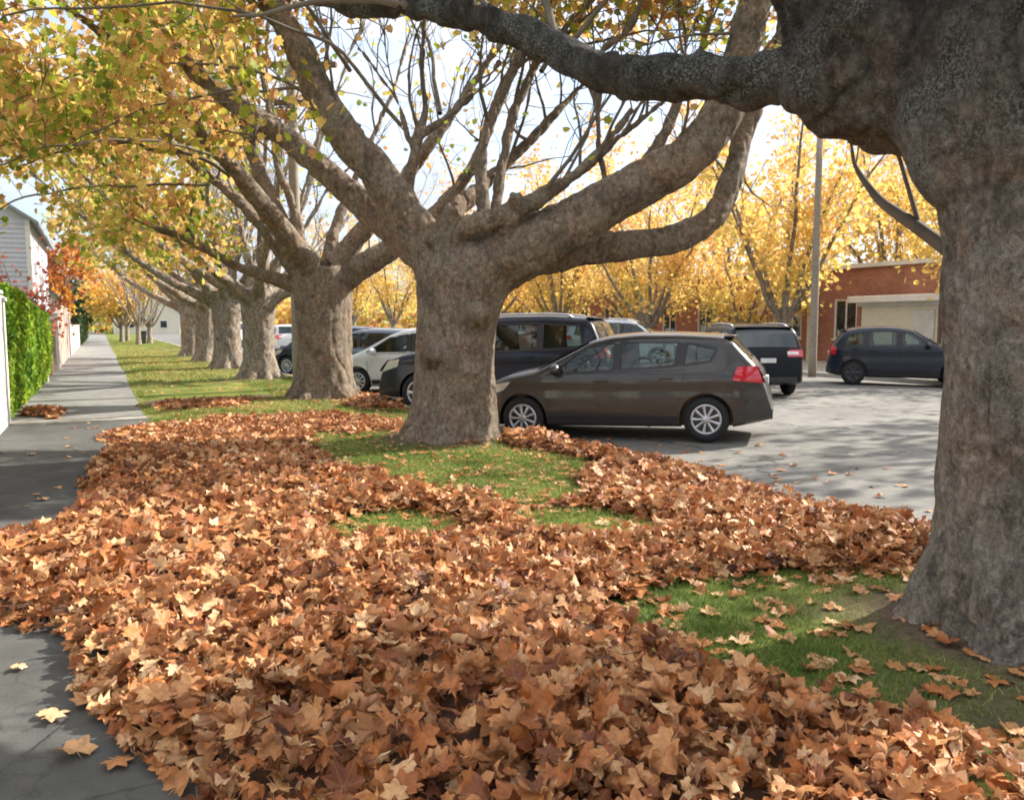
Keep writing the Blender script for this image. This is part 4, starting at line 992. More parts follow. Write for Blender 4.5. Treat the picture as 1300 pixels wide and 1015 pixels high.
def make_car(name, sp, loc, nose, label, group=None, pitch=0., cat='car'):
    sh = Shape(**sp['shape']); rz = math.atan2(nose[1], nose[0])
    root = empty(name, loc, rz, label, cat, group)
    root.rotation_euler = (0, pitch, rz)
    ax = sp['axles']; wr = sp['wheel_r']; wins = sp['windows']
    me = car_body(sh, ax, [inset(p, .0) for p in wins], wr + .05)
    body = link('body', me, [sp['paint'], M['cabin']], root); me.set_sharp_from_angle(angle=math.radians(38))
    for p in wins:
        for sg in (-1, 1):
            g = MB(); side_patch(g, sh, p, sg, -.012); g.build('side_window', M['glass'], root, True)
            s_ = MB(); c = inset(p, -.018)                      # black rubber surround
            ribbon(s_, sh, list(p) + [p[0]], sg, .028, .003); s_.build('window_seal', M['plastic'], root, True)
    for pa, pb in zip(wins, wins[1:]):
        for sg in (-1, 1):
            g = MB(); side_patch(g, sh, [pb[0], pa[1], pa[2], pb[3]], sg, .002); g.build('pillar_trim', M['plastic'], root, True)
    g = MB(); top_patch(g, sh, *sp['screen'], .97, .95, .004); g.build('windscreen', M['darkglass'], root, True)
    g = MB(); top_patch(g, sh, *sp['rearglass'], .90, .93, .004); g.build('rear_window', M['darkglass'], root, True)
    for sg in (-1, 1):
        d = MB()
        for ln in sp['seams']: ribbon(d, sh, ln, sg)
        d.build('door_seam', M['plastic'], root)
        d = MB(); ribbon(d, sh, [(ax[0] + wr + .07, sp['shape'].get('zb', .2) + .10), (ax[1] - wr - .07, sp['shape'].get('zb', .2) + .10)], sg, .10, .004); d.build('sill', M['plastic'] if sp.get('dark_sill', 1) else sp['paint'], root, True)
        for hx, hz in sp['handles']:
            d = MB(); y = float(sh.w(hx, hz)) * sg; d.box(hx - .10, hx + .10, y - .02, y + .03, hz - .014, hz + .016); d.build('door_handle', sp['paint'], root, True, bevel=.008)
        mx, mz = sp['mirror']; y = (float(sh.w(mx, mz)) + .09) * sg
        bm = bmesh.new(); bmesh.ops.create_uvsphere(bm, u_segments=16, v_segments=10, radius=1); bmesh.ops.scale(bm, vec=(.075, .12, .085), verts=bm.verts); bmesh.ops.translate(bm, vec=(mx, y, mz + .04), verts=bm.verts)
        bmesh.ops.create_cube(bm, size=1, matrix=Matrix.Translation((mx, y - .07 * sg, mz)) @ Matrix.Diagonal((.05, .14, .035, 1)))
        m_ = bpy.data.meshes.new('mirror'); bm.to_mesh(m_); bm.free(); link('wing_mirror', m_, sp.get('mirror_mat', sp['paint']), root)
        # lamps
        for nm, polys, mt in (('tail_light', sp['tail'], M['red']), ('headlight', sp['head'], M['headlight'])):
            d = MB(); side_patch(d, sh, polys, sg, .006, 0)
            z0, z1 = min(p[1] for p in polys), max(p[1] for p in polys)
            if nm == 'tail_light':
                yi = float(sh.w(sh.rear_x((z0 + z1) / 2) + .02, (z0 + z1) / 2)); rear_patch(d, sh, sg * (yi - sp.get('tail_w', .24)), sg * (yi + .004), z0 + .01, z1 - .01, .008)
            else:
                yi = float(sh.w(sh.front_x((z0 + z1) / 2) - .03, (z0 + z1) / 2)); rear_patch(d, sh, sg * (yi - .28), sg * yi, z0 + .02, z1 - .02, .008, front=True)
            d.build(nm, mt, root, True)
        if sp.get('reverse_lens', 1):
            z0, z1 = sp['tail'][0][1], sp['tail'][2][1]; zm = (z0 + z1) / 2
            yi = float(sh.w(sh.rear_x(zm) + .02, zm)); d = MB(); rear_patch(d, sh, sg * (yi - sp.get('tail_w', .24) - .0), sg * (yi - .10), zm - .03, zm + .045, .013); d.build('reversing_light', M['lens_white'], root, True)
    zb = sp['shape'].get('zb', .2)
    pz = sp.get('plate_z', .80); x = sh.rear_x(pz); d = MB(); d.box(x - .03, x + .03, -.18, .18, pz - .055, pz + .055); d.build('number_plate', M['plate'], root)
    d = MB(); x = sh.x0; w = float(sh.w(x + .05, .45)); d.box(x - .02, x + .04, -w * .86, w * .86, zb + .10, zb + .24); d.build('rear_bumper_trim', M['plastic'], root, bevel=.015)
    d = MB(); x = sh.x1; w = float(sh.w(x - .05, .45)); d.box(x - .05, x + .015, -w * .8, w * .8, zb + .06, zb + .26); d.build('front_grille', M['plastic'], root, bevel=.015)
    if sp.get('spoiler'):
        x, z = sp['spoiler']; w = float(sh.w(x + .2, z - .1)) * .90; d = MB(); d.box(x - .08, x + .06, -w, w, z - .03, z + .0); d.build('roof_spoiler', sp['paint'], root, True, bevel=.012)
    if sp.get('rails'):
        for sg in (-1, 1):
            d = MB(); xa, xb = sp['rails']; q = [(x, sg * (float(sh.w(x, sh.zt(x) - .1)) - .10), float(sh.zt(x)) + .03 - .04 * (abs(2 * (x - xa) / (xb - xa) - 1) > .97)) for x in np.linspace(xa, xb, 16)]; d.tube(q, .02, 8); d.build('roof_rail', M['rim'], root, True)
    for hx in sp['seats']:
        for sy in (-.36, .36):
            d = MB(); zt_ = sp['shape']['belt']; d.box(hx - .07, hx + .07, sy - .22, sy + .22, zt_ - .25, zt_ + .16); d.box(hx - .05, hx + .05, sy - .12, sy + .12, zt_ + .17, zt_ + .36); d.build('seat', M['seat'], root, True, bevel=.03)
    for i, axx in enumerate(ax):
        for sg in (-1, 1): make_wheel(root, axx, sg * (sh.W - .125), wr, .20, sp['rimmat'], sp['spokes'], sg)
    return root

HATCH = dict(shape=dict(top=[(-2.11, .50), (-2.085, .66), (-2.03, .84), (-1.97, .97), (-1.90, 1.06), (-1.60, 1.39), (-1.45, 1.435), (-.9, 1.475), (-.35, 1.49), (.05, 1.465), (.34, 1.405), (.70, 1.225), (1.14, 1.01), (1.55, .94), (1.85, .83), (2.02, .70), (2.09, .55), (2.11, .42)], W=1.76, belt=.95, tumble=.30),
             axles=(-1.27, 1.33), wheel_r=.312, rimmat=M['rim'], spokes=9,
             windows=[[(.90, .95), (-.02, .99), (-.02, 1.375), (.38, 1.325)], [(-.10, .995), (-.86, 1.04), (-.90, 1.365), (-.10, 1.385)], [(-.97, 1.05), (-1.33, 1.10), (-1.42, 1.26), (-1.02, 1.355)]],
             screen=(1.10, .38), rearglass=(-1.86, -1.60), spoiler=(-1.56, 1.44),
             seams=[[(1.0, .93), (.98, .5), (.93, .32)], [(-.065, .94), (-.05, .32)], [(-1.0, 1.0), (-.93, .62), (-.80, .32)], [(1.0, .935), (-1.02, .99)]],
             handles=[(.16, .85), (-.74, .875)], mirror=(.80, .97), tail=[(-2.02, .80), (-1.62, .84), (-1.68, 1.02), (-1.93, 1.03)], head=[(2.02, .60), (1.62, .72), (1.50, .84), (1.82, .80)], seats=(.05, -.85))
SUV = dict(shape=dict(top=[(-2.33, .55), (-2.30, .80), (-2.24, 1.05), (-2.18, 1.15), (-1.98, 1.60), (-1.86, 1.70), (-1.2, 1.755), (-.4, 1.765), (.25, 1.73), (.55, 1.64), (1.0, 1.33), (1.25, 1.15), (1.7, 1.08), (2.05, .99), (2.22, .82), (2.31, .60), (2.33, .45)], W=1.86, belt=1.10, tumble=.30, zb=.26, front_round=3),
           axles=(-1.38, 1.36), wheel_r=.36, rimmat=M['rim'], spokes=5,
           windows=[[(1.05, 1.12), (.02, 1.13), (.02, 1.60), (.52, 1.56)], [(-.08, 1.13), (-.98, 1.15), (-.98, 1.62), (-.08, 1.61)], [(-1.08, 1.15), (-1.82, 1.19), (-1.74, 1.56), (-1.08, 1.61)]],
           screen=(1.18, .52), rearglass=(-2.16, -1.95), spoiler=(-1.90, 1.71), rails=(-1.6, .2), mirror_mat=M['plastic'],
           seams=[[(1.05, 1.08), (1.02, .5), (.98, .36)], [(-.03, 1.1), (-.03, .38)], [(-1.03, 1.12), (-.98, .7), (-.85, .4)], [(1.05, 1.09), (-1.85, 1.15)]],
           handles=[(.16, 1.0), (-.82, 1.02)], mirror=(.98, 1.10), tail=[(-2.22, .98), (-1.90, 1.0), (-1.95, 1.16), (-2.16, 1.17)], head=[(2.22, .74), (1.80, .86), (1.75, 1.0), (2.02, .96)], seats=(.1, -.85), plate_z=.9, tail_w=.36)
MINI = dict(shape=dict(top=[(-1.93, .50), (-1.92, .70), (-1.86, .90), (-1.80, 1.02), (-1.58, 1.33), (-1.44, 1.43), (-1.05, 1.495), (-.5, 1.515), (-.1, 1.49), (.22, 1.42), (.66, 1.16), (.88, 1.04), (1.3, 1.01), (1.66, .92), (1.84, .76), (1.90, .58), (1.92, .42)], W=1.72, belt=1.00, tumble=.24, sigma=.11),
            axles=(-1.25, 1.25), wheel_r=.315, rimmat=M['rim_dark'], spokes=6,
            windows=[[(.66, 1.02), (-.06, 1.02), (-.06, 1.385), (.20, 1.34)], [(-.18, 1.02), (-.88, 1.02), (-.88, 1.385), (-.18, 1.395)], [(-1.0, 1.02), (-1.48, 1.04), (-1.36, 1.30), (-1.0, 1.375)]],
            screen=(.84, .26), rearglass=(-1.77, -1.56), spoiler=(-1.50, 1.43),
            seams=[[(.82, .98), (.80, .5), (.74, .34)], [(-.02, 1.0), (-.02, .34)], [(-.90, 1.0), (-.86, .6), (-.74, .34)], [(.82, 1.0), (-1.55, 1.0)]],
            handles=[(.16, .90), (-.74, .90)], mirror=(.58, 1.0), tail=[(-1.87, .78), (-1.70, .80), (-1.70, 1.0), (-1.84, 1.0)], head=[(1.82, .62), (1.52, .68), (1.50, .86), (1.74, .84)], seats=(.0, -.8), tail_w=.16)
WHITE = dict(HATCH, shape=dict(HATCH['shape'], top=[(-1.98, .50), (-1.96, .70), (-1.90, .92), (-1.86, 1.02), (-1.62, 1.40), (-1.5, 1.48), (-.9, 1.53), (-.3, 1.54), (.1, 1.51), (.5, 1.38), (1.0, 1.12), (1.3, .98), (1.55, .90), (1.8, .78), (1.93, .60), (1.97, .42)], W=1.70), axles=(-1.2, 1.27), windows=[[(1.02, 1.0), (-.02, 1.0), (-.02, 1.39), (.44, 1.32)], [(-.11, 1.0), (-.86, 1.02), (-.90, 1.39), (-.11, 1.40)], [(-.97, 1.03), (-1.33, 1.08), (-1.38, 1.22), (-1.02, 1.37)]],
             screen=(1.22, .45), rearglass=(-1.83, -1.60), spoiler=(-1.58, 1.48), tail=[(-1.9, .80), (-1.56, .84), (-1.62, 1.02), (-1.84, 1.03)], head=[(1.86, .60), (1.5, .72), (1.40, .84), (1.70, .80)], spokes=10)

NOSE = np.array([-.715, .699, 0]); LEFT = np.array([-.699, -.715, 0])     # parked at an angle to the kerb; LEFT faces the camera
def parked(sp, near_front_wheel, nose, pitch=0., lift=0.):
    n = np.array([*nose, 0.])[:3]; l = np.array([-n[1], n[0], 0])
    W = sp['shape']['W'] / 2
    p = np.array([near_front_wheel[0], near_front_wheel[1], 0]) - n * sp['axles'][1] - l * (W - .03)
    p[2] = float(road_z(p[0])) + lift; return p
def P_(c, sp, **k): return dict(sp, paint=paint('paint ' + c[0], c[1], c[2]), **k)

g_kerb = 'cars parked at an angle along the near kerb'
h = P_(('graphite', (.058, .055, .051), .5), HATCH)
fw = np.array([5.45, 10.62, 0]); make_car('hatchback', h, parked(h, fw, NOSE[:2], lift=-.012), NOSE, 'dark grey brown hatchback with silver wheel covers, nose behind the broad tree', g_kerb, math.radians(1.6))
h = P_(('navy', (.010, .013, .024), .1), SUV); h['paint'].node_tree.nodes['Principled BSDF'].inputs['Coat Weight'].default_value = .35
make_car('parked_suv', h, parked(h, (5.35, 14.75), NOSE[:2]), NOSE, 'dark navy parked SUV, mostly hidden behind the grey brown hatchback', g_kerb, math.radians(1.2))
h = P_(('white', (.70, .74, .76), .0), WHITE, mirror_mat=paint('paint mirror white', (.7, .74, .76), 0))
make_car('hatchback', h, parked(h, (5.4, 19.1), NOSE[:2]), NOSE, 'white small hatchback seen between the second and third trunks', g_kerb, math.radians(1.2))
h = P_(('steel', (.16, .19, .23), .5), dict(HATCH))
make_car('hatchback', h, parked(h, (5.4, 23.4), NOSE[:2]), NOSE, 'steel blue hatchback whose roof shows behind the white hatchback', g_kerb, math.radians(1.2))
h = P_(('deep blue', (.015, .018, .05), .3), WHITE, rimmat=M['rim'])
make_car('hatchback', h, parked(h, (5.4, 27.4), NOSE[:2]), NOSE, 'deep blue car nose between the third and fourth trunks', g_kerb, math.radians(1.2))
h = P_(('black', (.006, .007, .010), .0), SUV); h['paint'].node_tree.nodes['Principled BSDF'].inputs['Coat Weight'].default_value = .12; h['paint'].node_tree.nodes['Principled BSDF'].inputs['Specular IOR Level'].default_value = .12
bn = np.array([math.cos(math.radians(66)), math.sin(math.radians(66)), 0])
bp = np.array([13.8, 13.55, 0]) + bn * 1.38 + np.array([-bn[1], bn[0], 0]) * .93; bp[2] = .03
make_car('suv', h, bp, bn, 'black SUV seen from behind on the road, red tail lights, past the hatchback', None).scale = (.9, .92, .88)
mn = np.array([.68, -.733, 0]); h = P_(('slate', (.014, .02, .032), .3), MINI)
mp = np.array([17.5, 15.4, 0]) + mn * 1.25 - np.array([mn[1], -mn[0], 0]) * .80; mp[2] = 0.0
mp = np.array([17.5, 15.4, 0]) + mn * 1.25 + np.array([-mn[1], mn[0], 0]) * .80; mp[2] = .015
make_car('compact_car', h, mp, mn, 'small upright slate blue car parked before the white roofed shed', 'cars parked along the far kerb').scale = (.95, .98, 1.0)
h = P_(('silver', (.50, .52, .55), .5), SUV)
make_car('parked_suv', h, (17.9, 26.3, .02), (.70, -.71), 'pale silver SUV whose roof shows over the hatchback roof', 'cars parked along the far kerb')
h = P_(('pale', (.66, .68, .70), .0), WHITE)
make_car('hatchback', h, (9.2, 46.6, .02), (.05, 1), 'distant white car on the road, left of the utility pole, above the deep blue nose')
h = P_(('plain white', (.70, .71, .72), .0), SUV)
make_car('delivery_van', h, (8.5, 62, 0), (.1, -1), 'white van far down the road left of the thick brown trunks', None, 0, 'van')

# ------------------------------------------------------------------ street trees across the road
def gold_tree(seed, label, height=11., rad=3.6, low=2.9, mat='leaf_yellow', n=1.0, top=.35, twigmat='twig_pale', group='golden street trees across the road', loc=(0, 0, 0), name='street_tree', size=(.12, .21), flat=0.):
    rg = np.random.default_rng(seed); root = empty(name, loc, 0, label, 'tree', group)
    mb = MB(); L = []
    q, r = spline([(0, 0, -.1), (0, 0, .6), (.03, .02, low * .8)], [.26, .19, .17], 8); mb.tube(q, r, 10)
    for k in range(8):
        a = k * 6.283 / 8 + rg.uniform(-.3, .3); out = rad * rg.uniform(.55, 1.0); hh = height * rg.uniform(.72, 1.02) if k % 2 else height * rg.uniform(.45, .7)
        p = [(0, 0, low * .55), (math.cos(a) * out * .22, math.sin(a) * out * .22, low * .55 + (hh - low) * .24), (math.cos(a) * out * .55, math.sin(a) * out * .55, low + (hh - low) * .48), (math.cos(a) * out, math.sin(a) * out, hh)]
        q, r = spline(p, [.10, .08, .055, .015], 14); q = wobble(q, r, .15, seed + k); mb.tube(q, r, 7); L.append((q, r))
    mb.build('trunk', M['bark_far'], root, True, fix=False)
    sec, tw = grow(L, rg, t0=.22, gap=.55, sec_len=(.8, 1.9), ter=5, ter_len=(.4, 1.0), up=.35, rmax=.022)
    tb = MB()
    for p, r in sec: tb.tube(p, r, 4, cap=False)
    for p, r in tw: tb.tube(p, r, 3, cap=False)
    tb.build('branches', M[twigmat], root, True, fix=False)
    cl = np.array([0, 0, 1.])
    def dens(P):
        hh = (P[:, 2] - low) / (height - low); c = fbm(P * .75, 2, seed + 9)
        return np.clip((1.15 - (1 - top * .8) * smooth(.15, .7, hh)) * smooth(-.4, .25, c + .10), 0, 1) * (P[:, 2] > low * .82)
    P, N, s = twig_leaves(tw, rg, int((16 if height > 7 else 22) * n), size, dens, .30)
    hfac = np.clip((P[:, 2] - low) / (height - low), 0, 1)
    t = np.clip(rg.beta(2, 2, len(P)) * .6 + .55 * hfac - .05 + .25 * fbm(P * .6, 2, seed + 4), 0, 1)
    leaves_obj('crown', [scatter_leaves(P, N, s, t, 'crown', rg, .3)], M[mat], root)
    return root
ga = gold_tree(5, 'golden tree with forked trunk behind the black SUV', 11.5, 4.0, 2.6, loc=(21.4, 21.8, .08))
gb = gold_tree(6, 'golden tree in front of the white windowed stretch of brick building', 9.5, 4.2, 2.4, loc=(21.6, 30.0, .08))
def more(src, x, y, rz, sc, lab):
    c = copy_tree(src); c.location = (x, y, .08); c.rotation_euler[2] = rz; c.scale = (sc,) * 3; c['label'] = lab
more(gb, 22.4, 14.6, 2.0, .95, 'golden orange tree behind the nearest plane tree and white roofed shed')
more(ga, 20.8, 5.0, 4.4, 1.25, 'golden tree across the road, added out of view to shade the near road')  # this and the next: unseen trees added to shade road and foreground
more(gb, 20.8, -3.5, 1.4, 1.5, 'golden tree across the road, added unseen past the right edge for its shade')
more(ga, 21.6, 38.0, 1.2, .95, 'golden tree above the navy SUV roof, next to the broad tree limb')
more(gb, 21.4, 46.0, 3.1, 1.1, 'golden tree seen just right of the broad plane tree trunk')
more(ga, 21.5, 55.0, 4.0, 1.0, 'golden tree filling the gap above the white hatchback')
more(gb, 21.4, 65.0, 5.0, 1.05, 'golden tree seen over the third plane tree fork')
more(ga, 21.5, 77.0, .6, 1.1, 'golden tree left of the utility pole, far across the road')
more(gb, 21.5, 92.0, 2.6, 1.1, 'golden tree beside the far end of the road, smallest of the street trees')
gc = gold_tree(7, 'low bushy yellow tree in front of the building between golden street trees', 5.6, 3.4, 1.7, n=.8, top=.7, loc=(23.6, 33.5, .08), group='low yellow trees against the brick building')
for x_, y_, r_, sc_, lab in ((23.8, 26.6, 1.3, .9, 'low yellow tree left of the timber pole, just beyond the black SUV'), (23.6, 42.0, 2.4, 1.05, 'low yellow tree over the navy SUV roof'), (23.8, 50.0, 4.0, 1.0, 'low yellow tree right of the broad plane trunk, against the brick wall')):
    c = copy_tree(gc); c.location = (x_, y_, .08); c.rotation_euler[2] = r_; c.scale = (sc_,) * 3; c['label'] = lab
more(ga, 32.5, 26.0, 2.2, 1.25, 'tall golden tree rising behind the brick building roof, near the timber pole')
more(gb, 33.0, 37.0, .9, 1.4, 'tall golden tree rising behind the brick building above the silver SUV')
more(ga, 34.0, 52.0, 3.3, 1.3, 'tall golden tree behind the brick building, above the broad tree crotch')

# ------------------------------------------------------------------ brick building across the road
bx = 27.0
b = empty('brick_building', (bx, 16, .06), 0, 'long single storey red brick building with dark windows behind golden trees', 'building')
Lb = 50.0; hb = 3.75; ww, wg, z0, z1 = 1.15, 1.75, .95, 2.55
wmb = MB(); wmb.box(0, .3, 0, Lb, 0, z0); wmb.box(0, .3, 0, Lb, z1, hb); wmb.box(.32, 12, 0, Lb, 0, hb - .02)
y = 0; nwin = int(Lb / (ww + wg))
for i in range(nwin):
    wmb.box(0, .3, y, y + wg, z0, z1); y += wg + ww
wmb.box(0, .3, y, Lb, z0, z1); wall = wmb.build('wall', M['brick'], b)
wmb = MB(); wmb.box(-.18, 12.2, -.1, Lb + .1, hb, hb + .16); wmb.build('fascia', M['white_dirty'], b)
wmb = MB(); wmb.poly([(-.15, -.1, hb + .16), (12.2, -.1, hb + .16), (12.2, Lb + .1, hb + .16), (-.15, Lb + .1, hb + .16), (5, 3, hb + .45), (7, 3, hb + .45), (7, Lb - 3, hb + .45), (5, Lb - 3, hb + .45)], [(0, 1, 5, 4), (1, 2, 6, 5), (2, 3, 7, 6), (3, 0, 4, 7), (4, 5, 6, 7)]); wmb.build('roof', M['roof'], b)
y = wg
for i in range(nwin):
    f = MB(); t = .07
    f.box(.03, .14, y, y + t, z0, z1); f.box(.03, .14, y + ww - t, y + ww, z0, z1); f.box(.03, .14, y + t, y + ww - t, z0, z0 + t); f.box(.03, .14, y + t, y + ww - t, z1 - t, z1); f.box(.05, .12, y + ww / 2 - .025, y + ww / 2 + .025, z0 + t, z1 - t)
    f.box(-.05, .03, y - .05, y + ww + .05, z0 - .07, z0)
    fr_ = f.build('window', M['white'], b); p = MB(); p.box(.09, .10, y + t, y + ww - t, z0 + t, z1 - t); p.build('pane', M['darkglass'], fr_)
    y += wg + ww
for yy in (9.6, 12.6, 21.0, 24.0, 29.8, 38.2):
    f = MB(); f.box(-.12, 0, yy, yy + .42, 0, hb - .1); f.build('pilaster', M['cream'], b)

# shed with white roof edge
s_ = empty('shed', (24.1, 13.7, .07), 0, 'pale garage with white flat roof edge behind the slate blue car', 'garage')
f = MB(); f.box(.1, 2.6, .1, 7.2, 0, 2.15); f.build('wall', M['cream'], s_)
f = MB(); f.box(-.25, 2.85, -.2, 7.55, 2.28, 2.50); f.build('roof', M['white'], s_, bevel=.02)
f = MB(); f.box(.0, 2.7, .0, 7.3, 2.15, 2.28); f.build('eave', M['white_dirty'], s_)
f = MB()
for i in range(9): f.box(.06, .10, .5, 3.6, .05 + i * .215, .05 + i * .215 + .20)
f.build('roller_door', M['grey_metal'], s_, bevel=.012)
f = MB(); f.box(.06, .10, 4.3, 5.1, .05, 2.0); dr = f.build('door', M['white_dirty'], s_, bevel=.01); f = MB(); f.box(.03, .06, 4.38, 4.42, .95, 1.05); f.build('handle', M['iron'], dr)
f = MB(); f.box(.04, .1, 3.72, 3.86, 0, 2.15); f.box(.04, .1, 4.05, 4.15, 0, 2.15); f.build('door_post', M['timber'], s_)
f = MB(); f.box(.1, 2.6, 7.2, 7.26, 0, 2.15); f.build('side_cladding', M['timber'], s_)

# ------------------------------------------------------------------ utility poles
def pole(loc, h, label, arms, r=.15, mat='pole_wood', along=0.):
    root = empty('utility_pole', loc, along, label, 'utility pole', 'utility poles along the street')
    f = MB(); q, rr = spline([(0, 0, -.2), (0, 0, h * .5), (0, 0, h)], [r, r * .9, r * .72], 10); f.tube(q, rr, 14); f.build('post', M[mat], root, True)
    for z, l in arms:
        f = MB(); f.box(-l / 2, l / 2, .10, .20, z - .06, z + .06); arm = f.build('crossarm', M['timber'], root, bevel=.008)
        f = MB(); f.tube([(-l * .3, .1, z - .03), (0, .02, z - .55)], .018, 6); f.tube([(l * .3, .1, z - .03), (0, .02, z - .55)], .018, 6); f.build('brace', M['iron'], root, True)
        for u in (-.45, -.2, .2, .45):
            f = MB(); f.lathe([(0, .035), (.05, .045), (.06, .03), (.11, .04), (.13, .001)], 10, axis='z'); i_ = f.build('insulator', M['grey_metal'], arm, True); i_.location = (l * u, .15, z + .06)
    return root
u = at(379, 480, 19.6); pole((u[0], u[1], 0), 8.2, 'utility pole with crossarm standing against the third plane trunk', [(7.55, 2.0), (6.7, 1.2)], .14, along=-YAW)
u = at(1031, 476, 25.6); pole((u[0], u[1], -.05), 7.4, 'pale timber pole beside the slate blue car', [], .125)
pole((21.2, 48, .07), 8.6, 'utility pole across the road, hidden among golden trees', [(8.2, 2.0)], .14)

# ------------------------------------------------------------------ left side: walls, hedge, houses
def strip_wall(name, y0, y1, h, mat, label, cat='wall', x=-1.36, th=.14, cap=True, group=None):
    root = empty(name, (x, y0, 0), 0, label, cat, group)
    f = MB(); f.box(-th, 0, 0, y1 - y0, -.1, h); f.build('panel', M[mat], root)
    if cap: f = MB(); f.box(-th - .03, .03, -.02, y1 - y0 + .02, h, h + .06); f.build('coping', M['white_dirty'], root, bevel=.01)
    return root
def post(y, h, label, mat='white', x=-1.34, w=.16, name='gate_post'):
    root = empty(name, (x, y, 0), 0, label, 'post', 'posts along the front boundaries')
    f = MB(); f.box(-w, 0, -w / 2, w / 2, -.05, h); f.build('shaft', M[mat], root, bevel=.01)
    f = MB(); f.box(-w - .03, .03, -w / 2 - .03, w / 2 + .03, h, h + .05); f.poly([(-w - .02, -w / 2 - .02, h + .05), (.02, -w / 2 - .02, h + .05), (.02, w / 2 + .02, h + .05), (-w - .02, w / 2 + .02, h + .05), (-w / 2, 0, h + .13)], [(0, 1, 4), (1, 2, 4), (2, 3, 4), (3, 0, 4)]); f.build('cap', M[mat], root)
strip_wall('boundary_wall', -4, 15.1, 2.05, 'white', 'white boundary wall at the left edge, beside the dark path')
post(15.3, 1.95, 'white gate post at the end of the white wall, before the hedge')

def hedge(name, y0, y1, h, depth, label, mat, n, seed, x=-1.42, bulge=.14, size=(.06, .11), cat='hedge', hf=None):
    rg = np.random.default_rng(seed); root = empty(name, (x, y0, 0), 0, label, cat)
    L_ = y1 - y0
    hh = lambda Y: (h if hf is None else hf(Y)) * (1 + .06 * noise2(Y, Y * 0, .9, 2, seed))
    # woody core
    f = MB()
    for i in range(int(L_ * 3)):
        yy = rg.uniform(.1, L_ - .1); f.tube([(-depth * .5, yy, 0), (-depth * .5 + rg.normal(0, .1), yy + rg.normal(0, .15), float(hh(np.array([yy]))[0]) * .8)], [.025, .01], 5)
    f.build('stems', M['twig'], root, True, fix=False)
    m = n; Y = rg.uniform(0, L_, m); u = rg.uniform(0, 1, m) ** .7; side_ = rg.uniform(size=m)
    H_ = hh(Y); top = side_ < .3
    Z = np.where(top, H_ - rg.exponential(.07, m), rg.uniform(.02, 1, m) * H_)
    b_ = bulge * (.3 + .7 * np.sin(np.clip(Z / H_, 0, 1) * 2.6)) * (1 + .7 * noise2(Y, Z, 1.6, 2, seed + 3))
    X = np.where(top, rg.uniform(-depth, .1, m), b_ - rg.exponential(.10, m) - .02)
    P = np.stack([X, Y, Z], 1); N = rg.normal(size=(m, 3)) * .8 + np.where(top[:, None], UP, np.array([1, 0, .3]))
    t = np.clip(rg.beta(2, 2, m) + .35 * noise2(Y, Z, 1.3, 2, seed + 5), 0, 1)
    leaves_obj('foliage', [scatter_leaves(P, N, rg.uniform(*size, m), t, 'crown', rg, .3)], M[mat], root)
    return root
hedge('hedge', 15.6, 27.5, 2.3, .8, 'bright green leafy hedge between the white gate post and grey fence', 'leaf_green', 26000, 71, hf=lambda Y: 2.25 - .03 * np.asarray(Y))
post(26.2, 1.15, 'low white post at the far end of the hedge', w=.12)
strip_wall('paling_fence', 28.0, 33.4, 1.75, 'timber', 'dark grey fence between the hedge and tall white post', 'fence', -1.42, .1, False)
post(33.8, 1.95, 'tall white post past the dark grey fence', w=.22)
strip_wall('front_wall', 34.2, 46.0, 2.3, 'pinkwall', 'pinkish rendered front wall beyond the tall white post', x=-1.40)
post(47.0, 2.1, 'white post past the pinkish wall, farther down the path', w=.26)
strip_wall('front_wall', 47.6, 70.0, 1.5, 'cream', 'cream front wall far down the path', x=-1.40)
hedge('hedge', 70.5, 110, 2.4, 1.2, 'dark green hedge at the far end of the path', 'leaf_dark', 9000, 72, size=(.15, .28))

